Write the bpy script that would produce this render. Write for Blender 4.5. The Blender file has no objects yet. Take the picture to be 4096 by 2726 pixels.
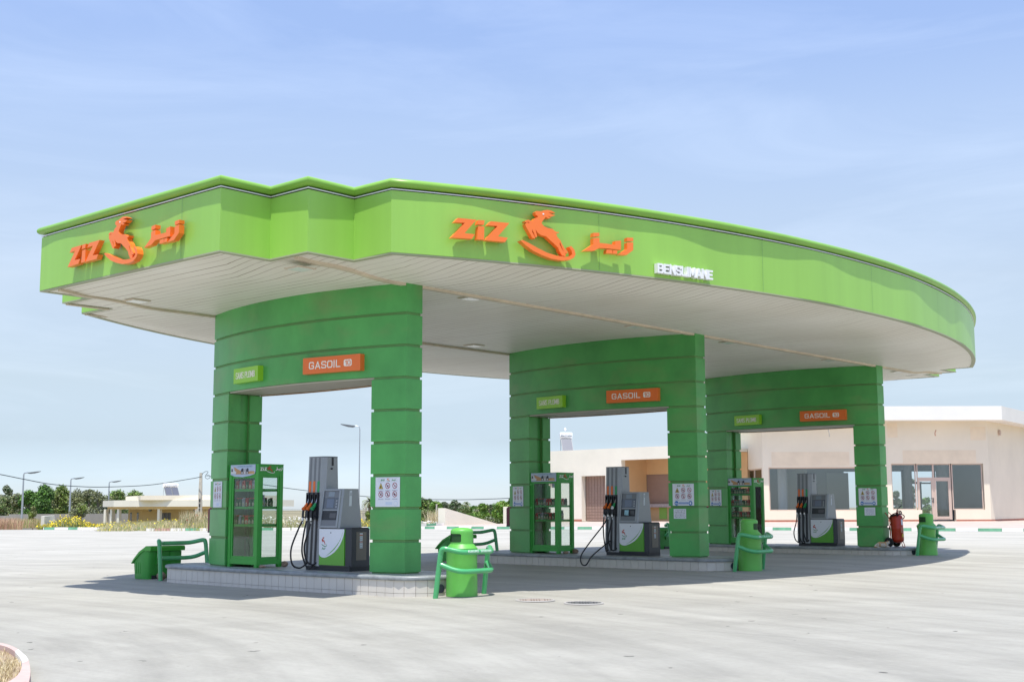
import bpy, bmesh, math, random
from mathutils import Vector, Matrix
R = math.radians
random.seed(7)
sc = bpy.context.scene
COL = sc.collection

# ------------------------------------------------------------------ camera
CP = Vector((17.423706, -12.233268, 1.7))
CR = Vector((0.74506392, 0.66698689, -0.00287229))
CU = Vector((0.08785353, -0.09386697, 0.99170094))
CF = Vector((-0.66118191, 0.73913293, 0.12853404))
FPX = 5109.126
cam = bpy.data.cameras.new('camera')
cam.sensor_width = 36; cam.lens = FPX / 4096 * 36
cam.clip_start = 0.1; cam.clip_end = 20000
co = bpy.data.objects.new('camera', cam); COL.objects.link(co)
m3 = Matrix((CR, CU, -CF)).transposed()
co.matrix_world = Matrix.Translation(CP) @ m3.to_4x4()
sc.camera = co
# ------------------------------------------------------------------ light
SUN = Vector((-0.17, 0.22, -1)).normalized()
sun = bpy.data.lights.new('sun', 'SUN'); sun.energy = 5.0; sun.angle = R(0.5); sun.color = (1, 0.965, 0.91)
so = bpy.data.objects.new('sun', sun); COL.objects.link(so)
so.rotation_euler = SUN.to_track_quat('-Z', 'Y').to_euler(); so.location = (0, 0, 60)
w = bpy.data.worlds.new('World'); sc.world = w; w.use_nodes = True
nt = w.node_tree; nt.nodes.clear()
N = nt.nodes.new; L = nt.links.new
out = N('ShaderNodeOutputWorld'); bg = N('ShaderNodeBackground'); bg.inputs[1].default_value = 0.12
sky = N('ShaderNodeTexSky'); sky.sky_type = 'NISHITA'; sky.sun_disc = False
sky.sun_elevation = math.asin(-SUN.z); sky.sun_rotation = math.atan2(-SUN.x, -SUN.y)
sky.air_density = 1.0; sky.dust_density = 0.35; sky.ozone_density = 1.6; sky.altitude = 50
tc = N('ShaderNodeTexCoord'); mp = N('ShaderNodeMapping'); mp.inputs['Scale'].default_value = (1.0, 1.6, 8.0)
mp.inputs['Rotation'].default_value = (0.25, 0.1, 0.6)
ns = N('ShaderNodeTexNoise'); ns.inputs['Scale'].default_value = 2.2; ns.inputs['Detail'].default_value = 9; ns.inputs['Roughness'].default_value = 0.6
ns.inputs['Distortion'].default_value = 0.7
rp = N('ShaderNodeValToRGB'); rp.color_ramp.elements[0].position = 0.45; rp.color_ramp.elements[1].position = 0.80
rp.color_ramp.elements[0].color = (0, 0, 0, 1); rp.color_ramp.elements[1].color = (0.12, 0.12, 0.12, 1)
mxc = N('ShaderNodeMix'); mxc.data_type = 'RGBA'
cs = N('ShaderNodeMix'); cs.data_type = 'RGBA'; cs.blend_type = 'MULTIPLY'; cs.inputs[0].default_value = 1
cs.inputs[7].default_value = (2.08, 1.91, 1.97, 1)
L(tc.outputs['Generated'], mp.inputs[0]); L(mp.outputs[0], ns.inputs[0]); L(ns.outputs[0], rp.inputs[0])
sx = N('ShaderNodeSeparateXYZ'); L(tc.outputs['Generated'], sx.inputs[0])
er = N('ShaderNodeValToRGB'); e_ = er.color_ramp.elements   # low sky toned down; upper sky, out of view, brightened for ambient fill
e_[0].position = 0.0; e_[0].color = (.42, .54, .74, 1); e_[1].position = 1.0; e_[1].color = (1.1, 1.05, 1.0, 1)
for p_, c_ in ((.024, (.405, .511, .694)), (.051, (.390, .439, .525)), (.096, (.529, .520, .51)), (.168, (.744, .668, .58)), (.222, (.853, .766, .657)),
               (.291, (.95, .87, .77)), (.354, (.90, .87, .84)), (.6, (1.25, 1.2, 1.15))): x_ = e_.new(p_); x_.color = (*c_, 1)
gm = N('ShaderNodeMix'); gm.data_type = 'RGBA'; gm.blend_type = 'MULTIPLY'; gm.inputs[0].default_value = 1
L(sx.outputs[2], er.inputs[0]); L(sky.outputs[0], cs.inputs[6]); L(cs.outputs[2], gm.inputs[6]); L(er.outputs[0], gm.inputs[7]); L(gm.outputs[2], mxc.inputs[6]); L(rp.outputs[0], mxc.inputs[0])
mxc.inputs[7].default_value = (10, 11, 12.5, 1)
L(mxc.outputs[2], bg.inputs[0]); L(bg.outputs[0], out.inputs[0])
sc.view_settings.view_transform = 'Standard'; sc.view_settings.look = 'None'
sc.view_settings.exposure = 0.2; sc.view_settings.gamma = 1
sc.render.resolution_x = 1024; sc.render.resolution_y = 681
try:
    sc.cycles.max_bounces = 8; sc.cycles.transparent_max_bounces = 16
except Exception: pass

# ------------------------------------------------------------------ helpers
def ray(x, y):
    return (CF * FPX + CR * (x - 2048) - CU * (y - 1363)).normalized()
def at(x, y, D):
    d = ray(x, y); return CP + d * (D / d.dot(CF))
def onz(x, y, z):
    d = ray(x, y); return CP + d * ((z - CP.z) / d.z)
def gz(X, Y):
    g = 0.18 + 0.0075 * (max(-25, min(Y, 46)) - 3.87)
    dx = max(-6.8 - X, 0, X - 2.1); dy = max(3.3 - Y, 0, Y - 24.5)
    d = math.hypot(dx, dy)
    return g - 0.062 * (1 - math.exp(-d / 2.0))
def ong(x, y, dz=0.0):
    z = 0.2
    for _ in range(40):
        P = onz(x, y, z + dz); z = z * .5 + .5 * gz(P.x, P.y)
    return Vector((P.x, P.y, gz(P.x, P.y) + dz))

MATS = {}
def mat(name, col, rough=0.6, metal=0.0, var=0.0, vs=3.0, bump=0.0, bs=30.0, streak=None, coat=0, spec=0.5):
    if name in MATS: return MATS[name]
    m = bpy.data.materials.new(name); m.use_nodes = True; t = m.node_tree
    b = t.nodes['Principled BSDF']; b.inputs['Roughness'].default_value = rough; b.inputs['Metallic'].default_value = metal
    b.inputs['Base Color'].default_value = (*col, 1)
    b.inputs['Specular IOR Level'].default_value = spec
    if coat: b.inputs['Coat Weight'].default_value = coat; b.inputs['Coat Roughness'].default_value = 0.15
    tcn = t.nodes.new('ShaderNodeTexCoord')
    if var:
        mpn = t.nodes.new('ShaderNodeMapping'); mpn.inputs['Scale'].default_value = streak or (1, 1, 1)
        n1 = t.nodes.new('ShaderNodeTexNoise'); n1.inputs['Scale'].default_value = vs; n1.inputs['Detail'].default_value = 6
        n1.inputs['Roughness'].default_value = 0.62
        t.links.new(tcn.outputs['Object'], mpn.inputs[0]); t.links.new(mpn.outputs[0], n1.inputs[0])
        r = t.nodes.new('ShaderNodeValToRGB'); r.color_ramp.elements[0].position = 0.3; r.color_ramp.elements[1].position = 0.7
        lo = tuple(c * (1 - var) for c in col); hi = tuple(min(1, c * (1 + var * .8)) for c in col)
        r.color_ramp.elements[0].color = (*lo, 1); r.color_ramp.elements[1].color = (*hi, 1)
        t.links.new(n1.outputs[0], r.inputs[0]); t.links.new(r.outputs[0], b.inputs['Base Color'])
    if bump:
        n2 = t.nodes.new('ShaderNodeTexNoise'); n2.inputs['Scale'].default_value = bs; n2.inputs['Detail'].default_value = 4
        t.links.new(tcn.outputs['Object'], n2.inputs[0])
        bm_ = t.nodes.new('ShaderNodeBump'); bm_.inputs['Strength'].default_value = bump; bm_.inputs['Distance'].default_value = 0.02
        t.links.new(n2.outputs[0], bm_.inputs['Height']); t.links.new(bm_.outputs[0], b.inputs['Normal'])
    MATS[name] = m; return m
def glassmat(name, tint=(0.8, 0.86, 0.86), refl=0.12, rough=0.02):
    if name in MATS: return MATS[name]
    m = bpy.data.materials.new(name); m.use_nodes = True; t = m.node_tree; t.nodes.clear()
    o = t.nodes.new('ShaderNodeOutputMaterial'); mx = t.nodes.new('ShaderNodeMixShader')
    tr = t.nodes.new('ShaderNodeBsdfTransparent'); tr.inputs[0].default_value = (*tint, 1)
    gl = t.nodes.new('ShaderNodeBsdfGlossy'); gl.inputs['Roughness'].default_value = rough; gl.inputs[0].default_value = (.9, .95, .95, 1)
    fr = t.nodes.new('ShaderNodeFresnel'); fr.inputs[0].default_value = 1.18
    ma = t.nodes.new('ShaderNodeMath'); ma.operation = 'MULTIPLY_ADD'; ma.inputs[1].default_value = 1.0; ma.inputs[2].default_value = refl
    t.links.new(fr.outputs[0], ma.inputs[0]); t.links.new(ma.outputs[0], mx.inputs[0])
    t.links.new(tr.outputs[0], mx.inputs[1]); t.links.new(gl.outputs[0], mx.inputs[2]); t.links.new(mx.outputs[0], o.inputs[0])
    MATS[name] = m; return m

class MB:
    def __init__(s): s.v = []; s.f = []; s.m = []
    def add(s, vs, fs, mi=0):
        o = len(s.v); s.v += [tuple(v) for v in vs]
        for f in fs: s.f.append(tuple(i + o for i in f)); s.m.append(mi)
        return s
    def box(s, x0, x1, y0, y1, z0, z1, mi=0):
        return s.add([(x0,y0,z0),(x1,y0,z0),(x1,y1,z0),(x0,y1,z0),(x0,y0,z1),(x1,y0,z1),(x1,y1,z1),(x0,y1,z1)],
                     [(0,3,2,1),(4,5,6,7),(0,1,5,4),(1,2,6,5),(2,3,7,6),(3,0,4,7)], mi)
    def hexa(s, b, t, mi=0):
        n = len(b)
        return s.add(list(b) + list(t), [tuple(range(n))[::-1], tuple(range(n, 2*n))] + [(i, (i+1) % n, n + (i+1) % n, n + i) for i in range(n)], mi)
    def prism(s, poly, z0, z1, mi=0):
        return s.hexa([(x, y, z0) for x, y in poly], [(x, y, z1) for x, y in poly], mi)
    def extr(s, poly, O, A, B, n, d0, d1, mi=0):
        O = Vector(O); A = Vector(A); B = Vector(B); n = Vector(n)
        return s.hexa([O + A*a + B*b + n*d0 for a, b in poly], [O + A*a + B*b + n*d1 for a, b in poly], mi)
    def quad(s, a, b, c, d, mi=0): return s.add([a, b, c, d], [(0, 1, 2, 3)], mi)
    def tube(s, path, r, seg=10, mi=0, closed=False, caps=True):
        P = [Vector(p) for p in path]; n = len(P); rings = []
        rr = r if isinstance(r, (list, tuple)) else [r] * n
        prev = None
        for i in range(n):
            if closed: t = (P[(i+1) % n] - P[i-1])
            else: t = P[min(i+1, n-1)] - P[max(i-1, 0)]
            t.normalize()
            if prev is None:
                up = Vector((0, 0, 1)) if abs(t.z) < .9 else Vector((1, 0, 0))
                a = t.cross(up).normalized()
            else:
                a = (prev - t * prev.dot(t)).normalized()
            prev = a; b = t.cross(a)
            rings.append([P[i] + (a * math.cos(2*math.pi*k/seg) + b * math.sin(2*math.pi*k/seg)) * rr[i] for k in range(seg)])
        vs = [v for rg in rings for v in rg]; fs = []
        for i in range(n if closed else n - 1):
            for k in range(seg):
                j = (i+1) % n
                fs.append((i*seg+k, i*seg+(k+1) % seg, j*seg+(k+1) % seg, j*seg+k))
        if caps and not closed: fs += [tuple(range(seg))[::-1], tuple(range((n-1)*seg, n*seg))]
        return s.add(vs, fs, mi)
    def lathe(s, prof, cx=0, cy=0, seg=32, mi=0):
        vs = []; fs = []
        for r, z in prof:
            for k in range(seg):
                a = 2*math.pi*k/seg; vs.append((cx + r*math.cos(a), cy + r*math.sin(a), z))
        for i in range(len(prof)-1):
            for k in range(seg): fs.append((i*seg+k, i*seg+(k+1) % seg, (i+1)*seg+(k+1) % seg, (i+1)*seg+k))
        fs += [tuple(range(seg))[::-1], tuple(range((len(prof)-1)*seg, len(prof)*seg))]
        return s.add(vs, fs, mi)
    def ball(s, c, rx, ry=None, rz=None, seg=12, rings=8, mi=0):
        ry = ry or rx; rz = rz or rx; vs = []; fs = []
        for i in range(rings+1):
            ph = math.pi * i / rings
            for k in range(seg):
                a = 2*math.pi*k/seg
                vs.append((c[0]+rx*math.sin(ph)*math.cos(a), c[1]+ry*math.sin(ph)*math.sin(a), c[2]+rz*math.cos(ph)))
        for i in range(rings):
            for k in range(seg): fs.append((i*seg+k, i*seg+(k+1) % seg, (i+1)*seg+(k+1) % seg, (i+1)*seg+k))
        return s.add(vs, fs, mi)
    def xf(s, M):
        s.v = [tuple(M @ Vector(v)) for v in s.v]; return s
    def merge(s, o, M=None, dm=0):
        vs = [tuple(M @ Vector(v)) for v in o.v] if M else o.v
        k = len(s.v); s.v += vs
        for f, m in zip(o.f, o.m): s.f.append(tuple(i + k for i in f)); s.m.append(m + dm)
        return s
    def build(s, name, mats, parent=None, smooth=35, fix=True, weld=True):
        me = bpy.data.meshes.new(name); me.from_pydata(s.v, [], s.f)
        if not isinstance(mats, (list, tuple)): mats = [mats]
        for m in mats: me.materials.append(m)
        me.polygons.foreach_set('material_index', s.m)
        if fix:
            b = bmesh.new(); b.from_mesh(me)
            if weld: bmesh.ops.remove_doubles(b, verts=b.verts, dist=1e-5)
            bmesh.ops.recalc_face_normals(b, faces=b.faces); b.to_mesh(me); b.free()
        if smooth:
            me.shade_smooth(); me.set_sharp_from_angle(angle=R(smooth))
        me.update()
        o = bpy.data.objects.new(name, me); COL.objects.link(o)
        if parent: o.parent = parent
        return o
def smooth_path(pts, n=6):
    P = [Vector(p) for p in pts]; o = []
    for i in range(len(P)-1):
        p0 = P[max(i-1, 0)]; p1 = P[i]; p2 = P[i+1]; p3 = P[min(i+2, len(P)-1)]
        for k in range(n):
            t = k/n
            o.append(0.5*((2*p1)+(-p0+p2)*t+(2*p0-5*p1+4*p2-p3)*t*t+(-p0+3*p1-3*p2+p3)*t**3))
    o.append(P[-1]); return o
def tag(o, label=None, cat=None, group=None, kind=None):
    if label: o['label'] = label
    if cat: o['category'] = cat
    if group: o['group'] = group
    if kind: o['kind'] = kind
    return o
def thing(name, loc, label, cat, group=None, rz=0):
    o = bpy.data.objects.new(name, None); COL.objects.link(o); o.location = loc; o.rotation_euler = (0, 0, rz)
    o.empty_display_size = 0.2
    return tag(o, label, cat, group)
_tx = {}
def text2d(s, bold=0.0):
    """flat text outline polygons normalised to height 1 of cap letters; returns (verts, faces, width)"""
    key = (s, bold)
    if key in _tx: return _tx[key]
    c = bpy.data.curves.new('t', 'FONT'); c.body = s; c.size = 1; c.offset = bold; c.resolution_u = 3; c.fill_mode = 'FRONT'
    o = bpy.data.objects.new('t', c); COL.objects.link(o)
    bpy.context.view_layer.update()
    me = bpy.data.meshes.new_from_object(o.evaluated_get(bpy.context.evaluated_depsgraph_get()))
    vs = [v.co.copy() for v in me.vertices]; fs = [tuple(p.vertices) for p in me.polygons]
    bpy.data.objects.remove(o); bpy.data.meshes.remove(me)
    x0 = min(v.x for v in vs); x1 = max(v.x for v in vs); y0 = min(v.y for v in vs); y1 = max(v.y for v in vs)
    _tx[key] = ([((v.x-x0)/(x1-x0), (v.y-y0)/(y1-y0)) for v in vs], fs, (x1-x0)/(y1-y0)); return _tx[key]
def add_text(mb, s, a0, a1, b0, b1, O, A, B, n, d, mi=0, bold=0.0, thick=None):
    vs, fs, _ = text2d(s, bold); O = Vector(O); A = Vector(A); B = Vector(B); n = Vector(n)
    P = [O + A*(a0+(a1-a0)*x) + B*(b0+(b1-b0)*y) + n*d for x, y in vs]
    if not thick:
        mb.add(P, fs, mi); return
    # boundary edges for side walls
    Q = [p - n*thick for p in P]; k = len(P); cnt = {}
    for f in fs:
        for i in range(len(f)):
            e = (f[i], f[(i+1) % len(f)])
            if (e[1], e[0]) in cnt: del cnt[(e[1], e[0])]
            else: cnt[e] = 1
    side = [(e[0], e[0]+k, e[1]+k, e[1]) for e in cnt]
    mb.add(P + Q, fs + [tuple(i+k for i in f)[::-1] for f in fs] + side, mi)

_S = {'S': ([[(.58,.78),(.50,.93),(.12,.93),(.05,.80),(.05,.63),(.12,.54),(.50,.46),(.58,.37),(.58,.18),(.50,.07),(.12,.07),(.04,.22)]], .63),
 'A': ([[(.05,.02),(.33,.95),(.61,.02)], [(.15,.30),(.51,.30)]], .66), 'N': ([[(.07,.03),(.07,.97),(.56,.03),(.56,.97)]], .63), 'P': ([[(.07,.03),(.07,.93),(.45,.93),(.57,.84),(.57,.56),(.45,.46),(.07,.46)]], .62),
 'L': ([[(.07,.97),(.07,.07),(.52,.07)]], .55), 'O': ([[(.14,.93),(.50,.93),(.59,.80),(.59,.20),(.50,.07),(.14,.07),(.05,.20),(.05,.80),(.14,.93)]], .64),
 'M': ([[(.07,.03),(.07,.95),(.38,.25),(.69,.95),(.69,.03)]], .76), 'B': ([[(.07,.07),(.07,.93),(.44,.93),(.54,.84),(.54,.62),(.44,.52),(.07,.52)], [(.44,.52),(.57,.42),(.57,.17),(.46,.07),(.07,.07)]], .63),
 'G': ([[(.58,.76),(.50,.93),(.14,.93),(.05,.80),(.05,.20),(.14,.07),(.50,.07),(.59,.18),(.59,.47),(.34,.47)]], .65), 'I': ([[(.08,.03),(.08,.97)]], .16),
 'E': ([[(.54,.93),(.07,.93),(.07,.07),(.54,.07)], [(.07,.51),(.48,.51)]], .58), '1': ([[(.06,.74),(.28,.93),(.28,.03)]], .36), '0': ([[(.14,.93),(.42,.93),(.50,.80),(.50,.20),(.42,.07),(.14,.07),(.05,.20),(.05,.80),(.14,.93)]], .55), ' ': ([], .28)}
def strokes(mb, s, a0, a1, b0, b1, O, A, B, n, d0, d1, mi=0, t=.15, gap=.10):
    W_ = sum(_S[c][1] for c in s) + gap*(len(s)-1); k = (a1-a0)/W_; h = b1-b0; x = 0; e = 0
    for c in s:
        for pl_ in _S[c][0]:
            for p, q in zip(pl_, pl_[1:]):
                P_ = Vector((a0+(x+p[0])*k, b0+p[1]*h)); Q_ = Vector((a0+(x+q[0])*k, b0+q[1]*h)); d = (Q_-P_).normalized(); tt = t*h/2*(.92 if abs(d.y) > .8 else .85)
                nn_ = Vector((-d.y, d.x))*tt; P_ -= d*tt*.75; Q_ += d*tt*.75
                mb.extr([tuple(P_-nn_), tuple(Q_-nn_), tuple(Q_+nn_), tuple(P_+nn_)], O, A, B, n, d0, d1+e*.00015, mi); e += 1
        x += _S[c][1] + gap
# ------------------------------------------------------------------ materials
def concrete_mat():
    m = bpy.data.materials.new('concrete_paving'); m.use_nodes = True; t = m.node_tree; b = t.nodes['Principled BSDF']
    b.inputs['Roughness'].default_value = 0.75; b.inputs['Specular IOR Level'].default_value = 0.3
    tcn = t.nodes.new('ShaderNodeTexCoord')
    def noise(scale, detail, msc=(1, 1, 1), rot=0, dist=0.0, rough=.6):
        mpn = t.nodes.new('ShaderNodeMapping'); mpn.inputs['Scale'].default_value = msc; mpn.inputs['Rotation'].default_value = (0, 0, rot)
        n = t.nodes.new('ShaderNodeTexNoise'); n.inputs['Scale'].default_value = scale; n.inputs['Detail'].default_value = detail
        n.inputs['Distortion'].default_value = dist; n.inputs['Roughness'].default_value = rough
        t.links.new(tcn.outputs['Object'], mpn.inputs[0]); t.links.new(mpn.outputs[0], n.inputs[0]); return n.outputs[0]
    def ramp(src, stops):
        r = t.nodes.new('ShaderNodeValToRGB'); e = r.color_ramp.elements
        e[0].position, e[0].color = stops[0][0], (*stops[0][1], 1); e[1].position, e[1].color = stops[1][0], (*stops[1][1], 1)
        for p, c in stops[2:]: x = e.new(p); x.color = (*c, 1)
        t.links.new(src, r.inputs[0]); return r.outputs[0]
    def mul(a, c, f=1.0):
        x = t.nodes.new('ShaderNodeMix'); x.data_type = 'RGBA'; x.blend_type = 'MULTIPLY'; x.inputs[0].default_value = f
        t.links.new(a, x.inputs[6]); t.links.new(c, x.inputs[7]); return x.outputs[2]
    base = ramp(noise(0.35, 8, (1, 1, 1), 0, .3), [(.3, (.398, .385, .338)), (.7, (.460, .449, .400))])
    # swept tyre / broom marks: polar-ish bands through stretched, distorted noise
    g = lambda v: (v, v, v)
    s1 = ramp(noise(1.0, 7, (0.09, 1.5, 1), -0.15, 1.1, .7), [(.36, g(.95)), (.62, g(1.03))])
    s2 = ramp(noise(1.0, 6, (0.12, 1.1, 1), 0.7, 1.5, .65), [(.38, g(.95)), (.6, g(1.03))])
    s3 = ramp(noise(14.0, 6, (1, 1, 1)), [(.3, g(.95)), (.7, g(1.04))])
    dots = ramp(noise(3.1, 2, (1, 1, 1), .4), [(.245, g(.35)), (.262, g(1))])
    c = mul(mul(mul(mul(base, s1), s2), s3), dots)
    # curved tyre sweeps round the turning centre of the lane
    def polar(cx, cy, fr_, fa_, lo, hi, stops):
        sb_ = t.nodes.new('ShaderNodeVectorMath'); sb_.operation = 'SUBTRACT'; sb_.inputs[1].default_value = (cx, cy, 0); t.links.new(tcn.outputs['Object'], sb_.inputs[0])
        sp_ = t.nodes.new('ShaderNodeSeparateXYZ'); t.links.new(sb_.outputs[0], sp_.inputs[0])
        ln_ = t.nodes.new('ShaderNodeVectorMath'); ln_.operation = 'LENGTH'; t.links.new(sb_.outputs[0], ln_.inputs[0])
        an = t.nodes.new('ShaderNodeMath'); an.operation = 'ARCTAN2'; t.links.new(sp_.outputs[1], an.inputs[0]); t.links.new(sp_.outputs[0], an.inputs[1])
        m1_ = t.nodes.new('ShaderNodeMath'); m1_.operation = 'MULTIPLY'; m1_.inputs[1].default_value = fr_; t.links.new(ln_.outputs['Value'], m1_.inputs[0])
        m2_ = t.nodes.new('ShaderNodeMath'); m2_.operation = 'MULTIPLY'; m2_.inputs[1].default_value = fa_; t.links.new(an.outputs[0], m2_.inputs[0])
        cb = t.nodes.new('ShaderNodeCombineXYZ'); t.links.new(m1_.outputs[0], cb.inputs[0]); t.links.new(m2_.outputs[0], cb.inputs[1])
        n_ = t.nodes.new('ShaderNodeTexNoise'); n_.inputs['Scale'].default_value = 1; n_.inputs['Detail'].default_value = 6; n_.inputs['Roughness'].default_value = .65; t.links.new(cb.outputs[0], n_.inputs[0])
        return ramp(n_.outputs[0], stops)
    c = mul(c, polar(-1.75, -18.24, 1.3, 2.2, 0, 0, [(.36, g(.86)), (.58, g(1.03))]), 1)
    c = mul(c, polar(24, -4, .9, 3.0, 0, 0, [(.38, g(.93)), (.6, g(1.02))]), 1)
    ln = t.nodes.new('ShaderNodeVectorMath'); ln.operation = 'DISTANCE'; ln.inputs[1].default_value = (14, -8, 0)  # grazing-angle brightening put into the albedo: darker near the camera, paler far off
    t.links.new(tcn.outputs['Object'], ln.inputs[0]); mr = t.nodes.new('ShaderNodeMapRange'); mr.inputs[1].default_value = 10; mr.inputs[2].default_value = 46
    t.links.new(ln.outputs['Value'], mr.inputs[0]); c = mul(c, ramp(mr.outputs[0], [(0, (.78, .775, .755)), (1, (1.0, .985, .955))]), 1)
    t.links.new(c, b.inputs['Base Color'])
    bn = t.nodes.new('ShaderNodeBump'); bn.inputs['Strength'].default_value = .25; bn.inputs['Distance'].default_value = .01
    t.links.new(noise(60, 4), bn.inputs['Height']); t.links.new(bn.outputs[0], b.inputs['Normal'])
    return m
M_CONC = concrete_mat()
M_FASC = mat('fascia_green', (.29, .55, .085), .38, var=.09, vs=.8, streak=(1.3, 1.3, .10), coat=.1)
M_LIP = mat('lip_green', (.21, .43, .055), .38, var=.08, vs=1.5)
M_DARK = mat('dark_gap', (.03, .03, .028), .7)
M_WSTRIP = mat('white_cable', (.75, .75, .75), .5)
M_TRIM = mat('soffit_trim_cream', (.62, .53, .40), .6, var=.15, vs=2)
M_EDGE = mat('fascia_edge_trim', (.36, .38, .24), .6)
M_PYL = mat('pylon_green', (.088, .37, .095), .34, var=.22, vs=.9, streak=(1, 1, .7), spec=.35)
M_PYLG = mat('pylon_groove_green', (.13, .30, .09), .6, var=.2, vs=1.2)
def stain(m, col=(.26, .26, .12), lo=.56, hi=.72, f=.75, sc_=.55):
    t = m.node_tree; b = t.nodes['Principled BSDF']; src = b.inputs['Base Color'].links[0].from_socket
    tcn = t.nodes.new('ShaderNodeTexCoord'); mpn = t.nodes.new('ShaderNodeMapping'); mpn.inputs['Scale'].default_value = (1, 1, 1.7)
    n = t.nodes.new('ShaderNodeTexNoise'); n.inputs['Scale'].default_value = sc_; n.inputs['Detail'].default_value = 4; n.inputs['Roughness'].default_value = .55
    t.links.new(tcn.outputs['Object'], mpn.inputs[0]); t.links.new(mpn.outputs[0], n.inputs[0])
    r = t.nodes.new('ShaderNodeMapRange'); r.inputs[1].default_value = lo; r.inputs[2].default_value = hi; r.inputs[4].default_value = f; t.links.new(n.outputs[0], r.inputs[0])
    mx = t.nodes.new('ShaderNodeMix'); mx.data_type = 'RGBA'; t.links.new(r.outputs[0], mx.inputs[0]); t.links.new(src, mx.inputs[6]); mx.inputs[7].default_value = (*col, 1)
    t.links.new(mx.outputs[2], b.inputs['Base Color'])
stain(M_PYL, (.23, .29, .12), .52, .72, .45, .7)
M_ORANGE = mat('orange_acrylic', (.90, .19, .025), .3, coat=.2)
M_WHITE = mat('white_acrylic', (.82, .82, .80), .4)
M_TILE = None
def tile_mat():
    m = mat('island_tiles', (.60, .56, .49), .45, var=.08, vs=1.5); return m
M_TILE = tile_mat()
M_GROUT = mat('tile_grout', (.20, .17, .14), .9)
M_COPE = mat('coping_stone', (.25, .27, .27), .4, var=.3, vs=6, spec=.5)
M_DECK = mat('island_deck', (.36, .35, .32), .5, var=.15, vs=2)
M_SIGNG = mat('sign_green', (.28, .60, .03), .35)
M_SIGNO = mat('sign_orange', (.80, .17, .03), .4)
M_LETTER = mat('letter_white', (.86, .84, .78), .5)
M_CAB = mat('cabinet_green', (.03, .33, .035), .4, var=.1, vs=2)
M_GLASS = glassmat('cabinet_glass', (.90, .93, .92), .0)
M_GREY = mat('pump_grey', (.30, .315, .33), .38, metal=.35, var=.06, vs=3)
M_GREYD = mat('pump_grey_dark', (.17, .18, .195), .45, metal=.2)
M_BLACK = mat('pump_black', (.018, .020, .026), .45)
M_BLACK2 = mat('pump_body_black', (.028, .034, .045), .35)
M_RUB = mat('hose_rubber', (.012, .012, .014), .5)
M_PWHITE = mat('pump_white', (.74, .76, .80), .3)
M_PGREEN = mat('pump_green', (.10, .36, .03), .3)
M_NORANGE = mat('nozzle_orange', (.75, .15, .02), .45)
M_NGREEN = mat('nozzle_green', (.02, .30, .10), .45)
M_SILVER = mat('silver', (.6, .6, .6), .3, metal=.9)
M_SCREEN = mat('screen_grey', (.10, .115, .14), .12)
M_LCD = mat('lcd', (.22, .26, .30), .2)
M_BROWNP = mat('brown_panel', (.16, .145, .125), .35, metal=.3)
M_PAPER = mat('paper', (.72, .74, .78), .6)
M_RED = mat('red_paint', (.45, .035, .01), .35, var=.12, vs=5)
M_SRED = mat('sign_red', (.32, .02, .04), .5)
M_BLUE = mat('sign_blue', (.03, .16, .48), .5)
M_YEL = mat('sign_yellow', (.72, .52, .05), .5)
M_INK = mat('ink', (.04, .045, .06), .6)
M_DGREEN = mat('logo_green', (.02, .22, .04), .5)
M_GUARD = mat('guard_green', (.07, .39, .14), .28, var=.08, vs=4, coat=.3)
M_BIN = mat('bin_green', (.12, .44, .07), .42, var=.1, vs=3)
M_BIND = mat('bin_inside', (.012, .06, .01), .7)
M_DUMP = mat('dumpster_green', (.03, .28, .03), .5, var=.1, vs=3)
M_STONE = mat('stone', (.30, .21, .15), .9, var=.3, vs=14, bump=.5, bs=20)
M_KW = mat('kerb_white', (.80, .78, .72), .8, var=.08, vs=2)
M_KG = mat('kerb_green', (.16, .40, .24), .8, var=.25, vs=3)
M_KR = mat('kerb_red', (.52, .30, .26), .8, var=.2, vs=3)
M_PAV = mat('pink_paving', (.48, .385, .33), .85, var=.12, vs=.8)
M_WALLC = mat('cream_render', (.80, .76, .63), .85, var=.06, vs=.5, bump=.1, bs=8)
M_WALLP = mat('pink_render', (.80, .72, .57), .85, var=.07, vs=.3)
M_WALLW = mat('white_render', (.78, .77, .70), .85, var=.04, vs=.6)
M_WALLY = mat('yellow_render', (.66, .48, .22), .85, var=.06, vs=.5)
M_WALLG = mat('grey_render', (.36, .34, .30), .9, var=.15, vs=.6)
M_SHUT = mat('brown_shutter', (.30, .20, .155), .6, var=.06, vs=2)
M_FRAME = mat('window_frame_beige', (.56, .44, .36), .5)
M_FRAMED = mat('frame_dark', (.10, .10, .10), .5)
M_WIN = glassmat('shop_glass', (.88, .91, .92), .09)
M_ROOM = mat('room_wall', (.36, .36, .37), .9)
M_BRICK = mat('plinth_tile_red', (.42, .16, .10), .7, var=.2, vs=4)
M_TANK = mat('tank_white', (.80, .80, .80), .35)
M_PANEL = mat('solar_panel', (.09, .10, .13), .45)
M_GALV = mat('galvanised', (.42, .45, .48), .4, metal=.6)
M_POLE = mat('concrete_pole', (.52, .48, .40), .9, var=.2, vs=3)
M_LAMPH = mat('lamp_head', (.16, .17, .18), .4, metal=.5)
M_WIRE = mat('wire', (.03, .05, .06), .6)
M_DWOOD = mat('door_wood', (.55, .18, .05), .6)
M_BARK = mat('bark', (.20, .17, .13), .9, var=.2, vs=6)
M_SOIL = mat('dry_soil', (.34, .26, .17), .95, var=.3, vs=2, bump=.4)
M_STRAW = mat('straw', (.52, .42, .22), .9)
M_STRAW2 = mat('straw_pale', (.66, .58, .38), .9)
M_FLY = mat('flower_yellow', (.80, .62, .02), .7)
M_FLW = mat('flower_white', (.85, .83, .78), .7)
M_FLR = mat('poppy_red', (.70, .04, .02), .7)
M_TWIG = mat('twig_pink', (.50, .30, .20), .9)
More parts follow.
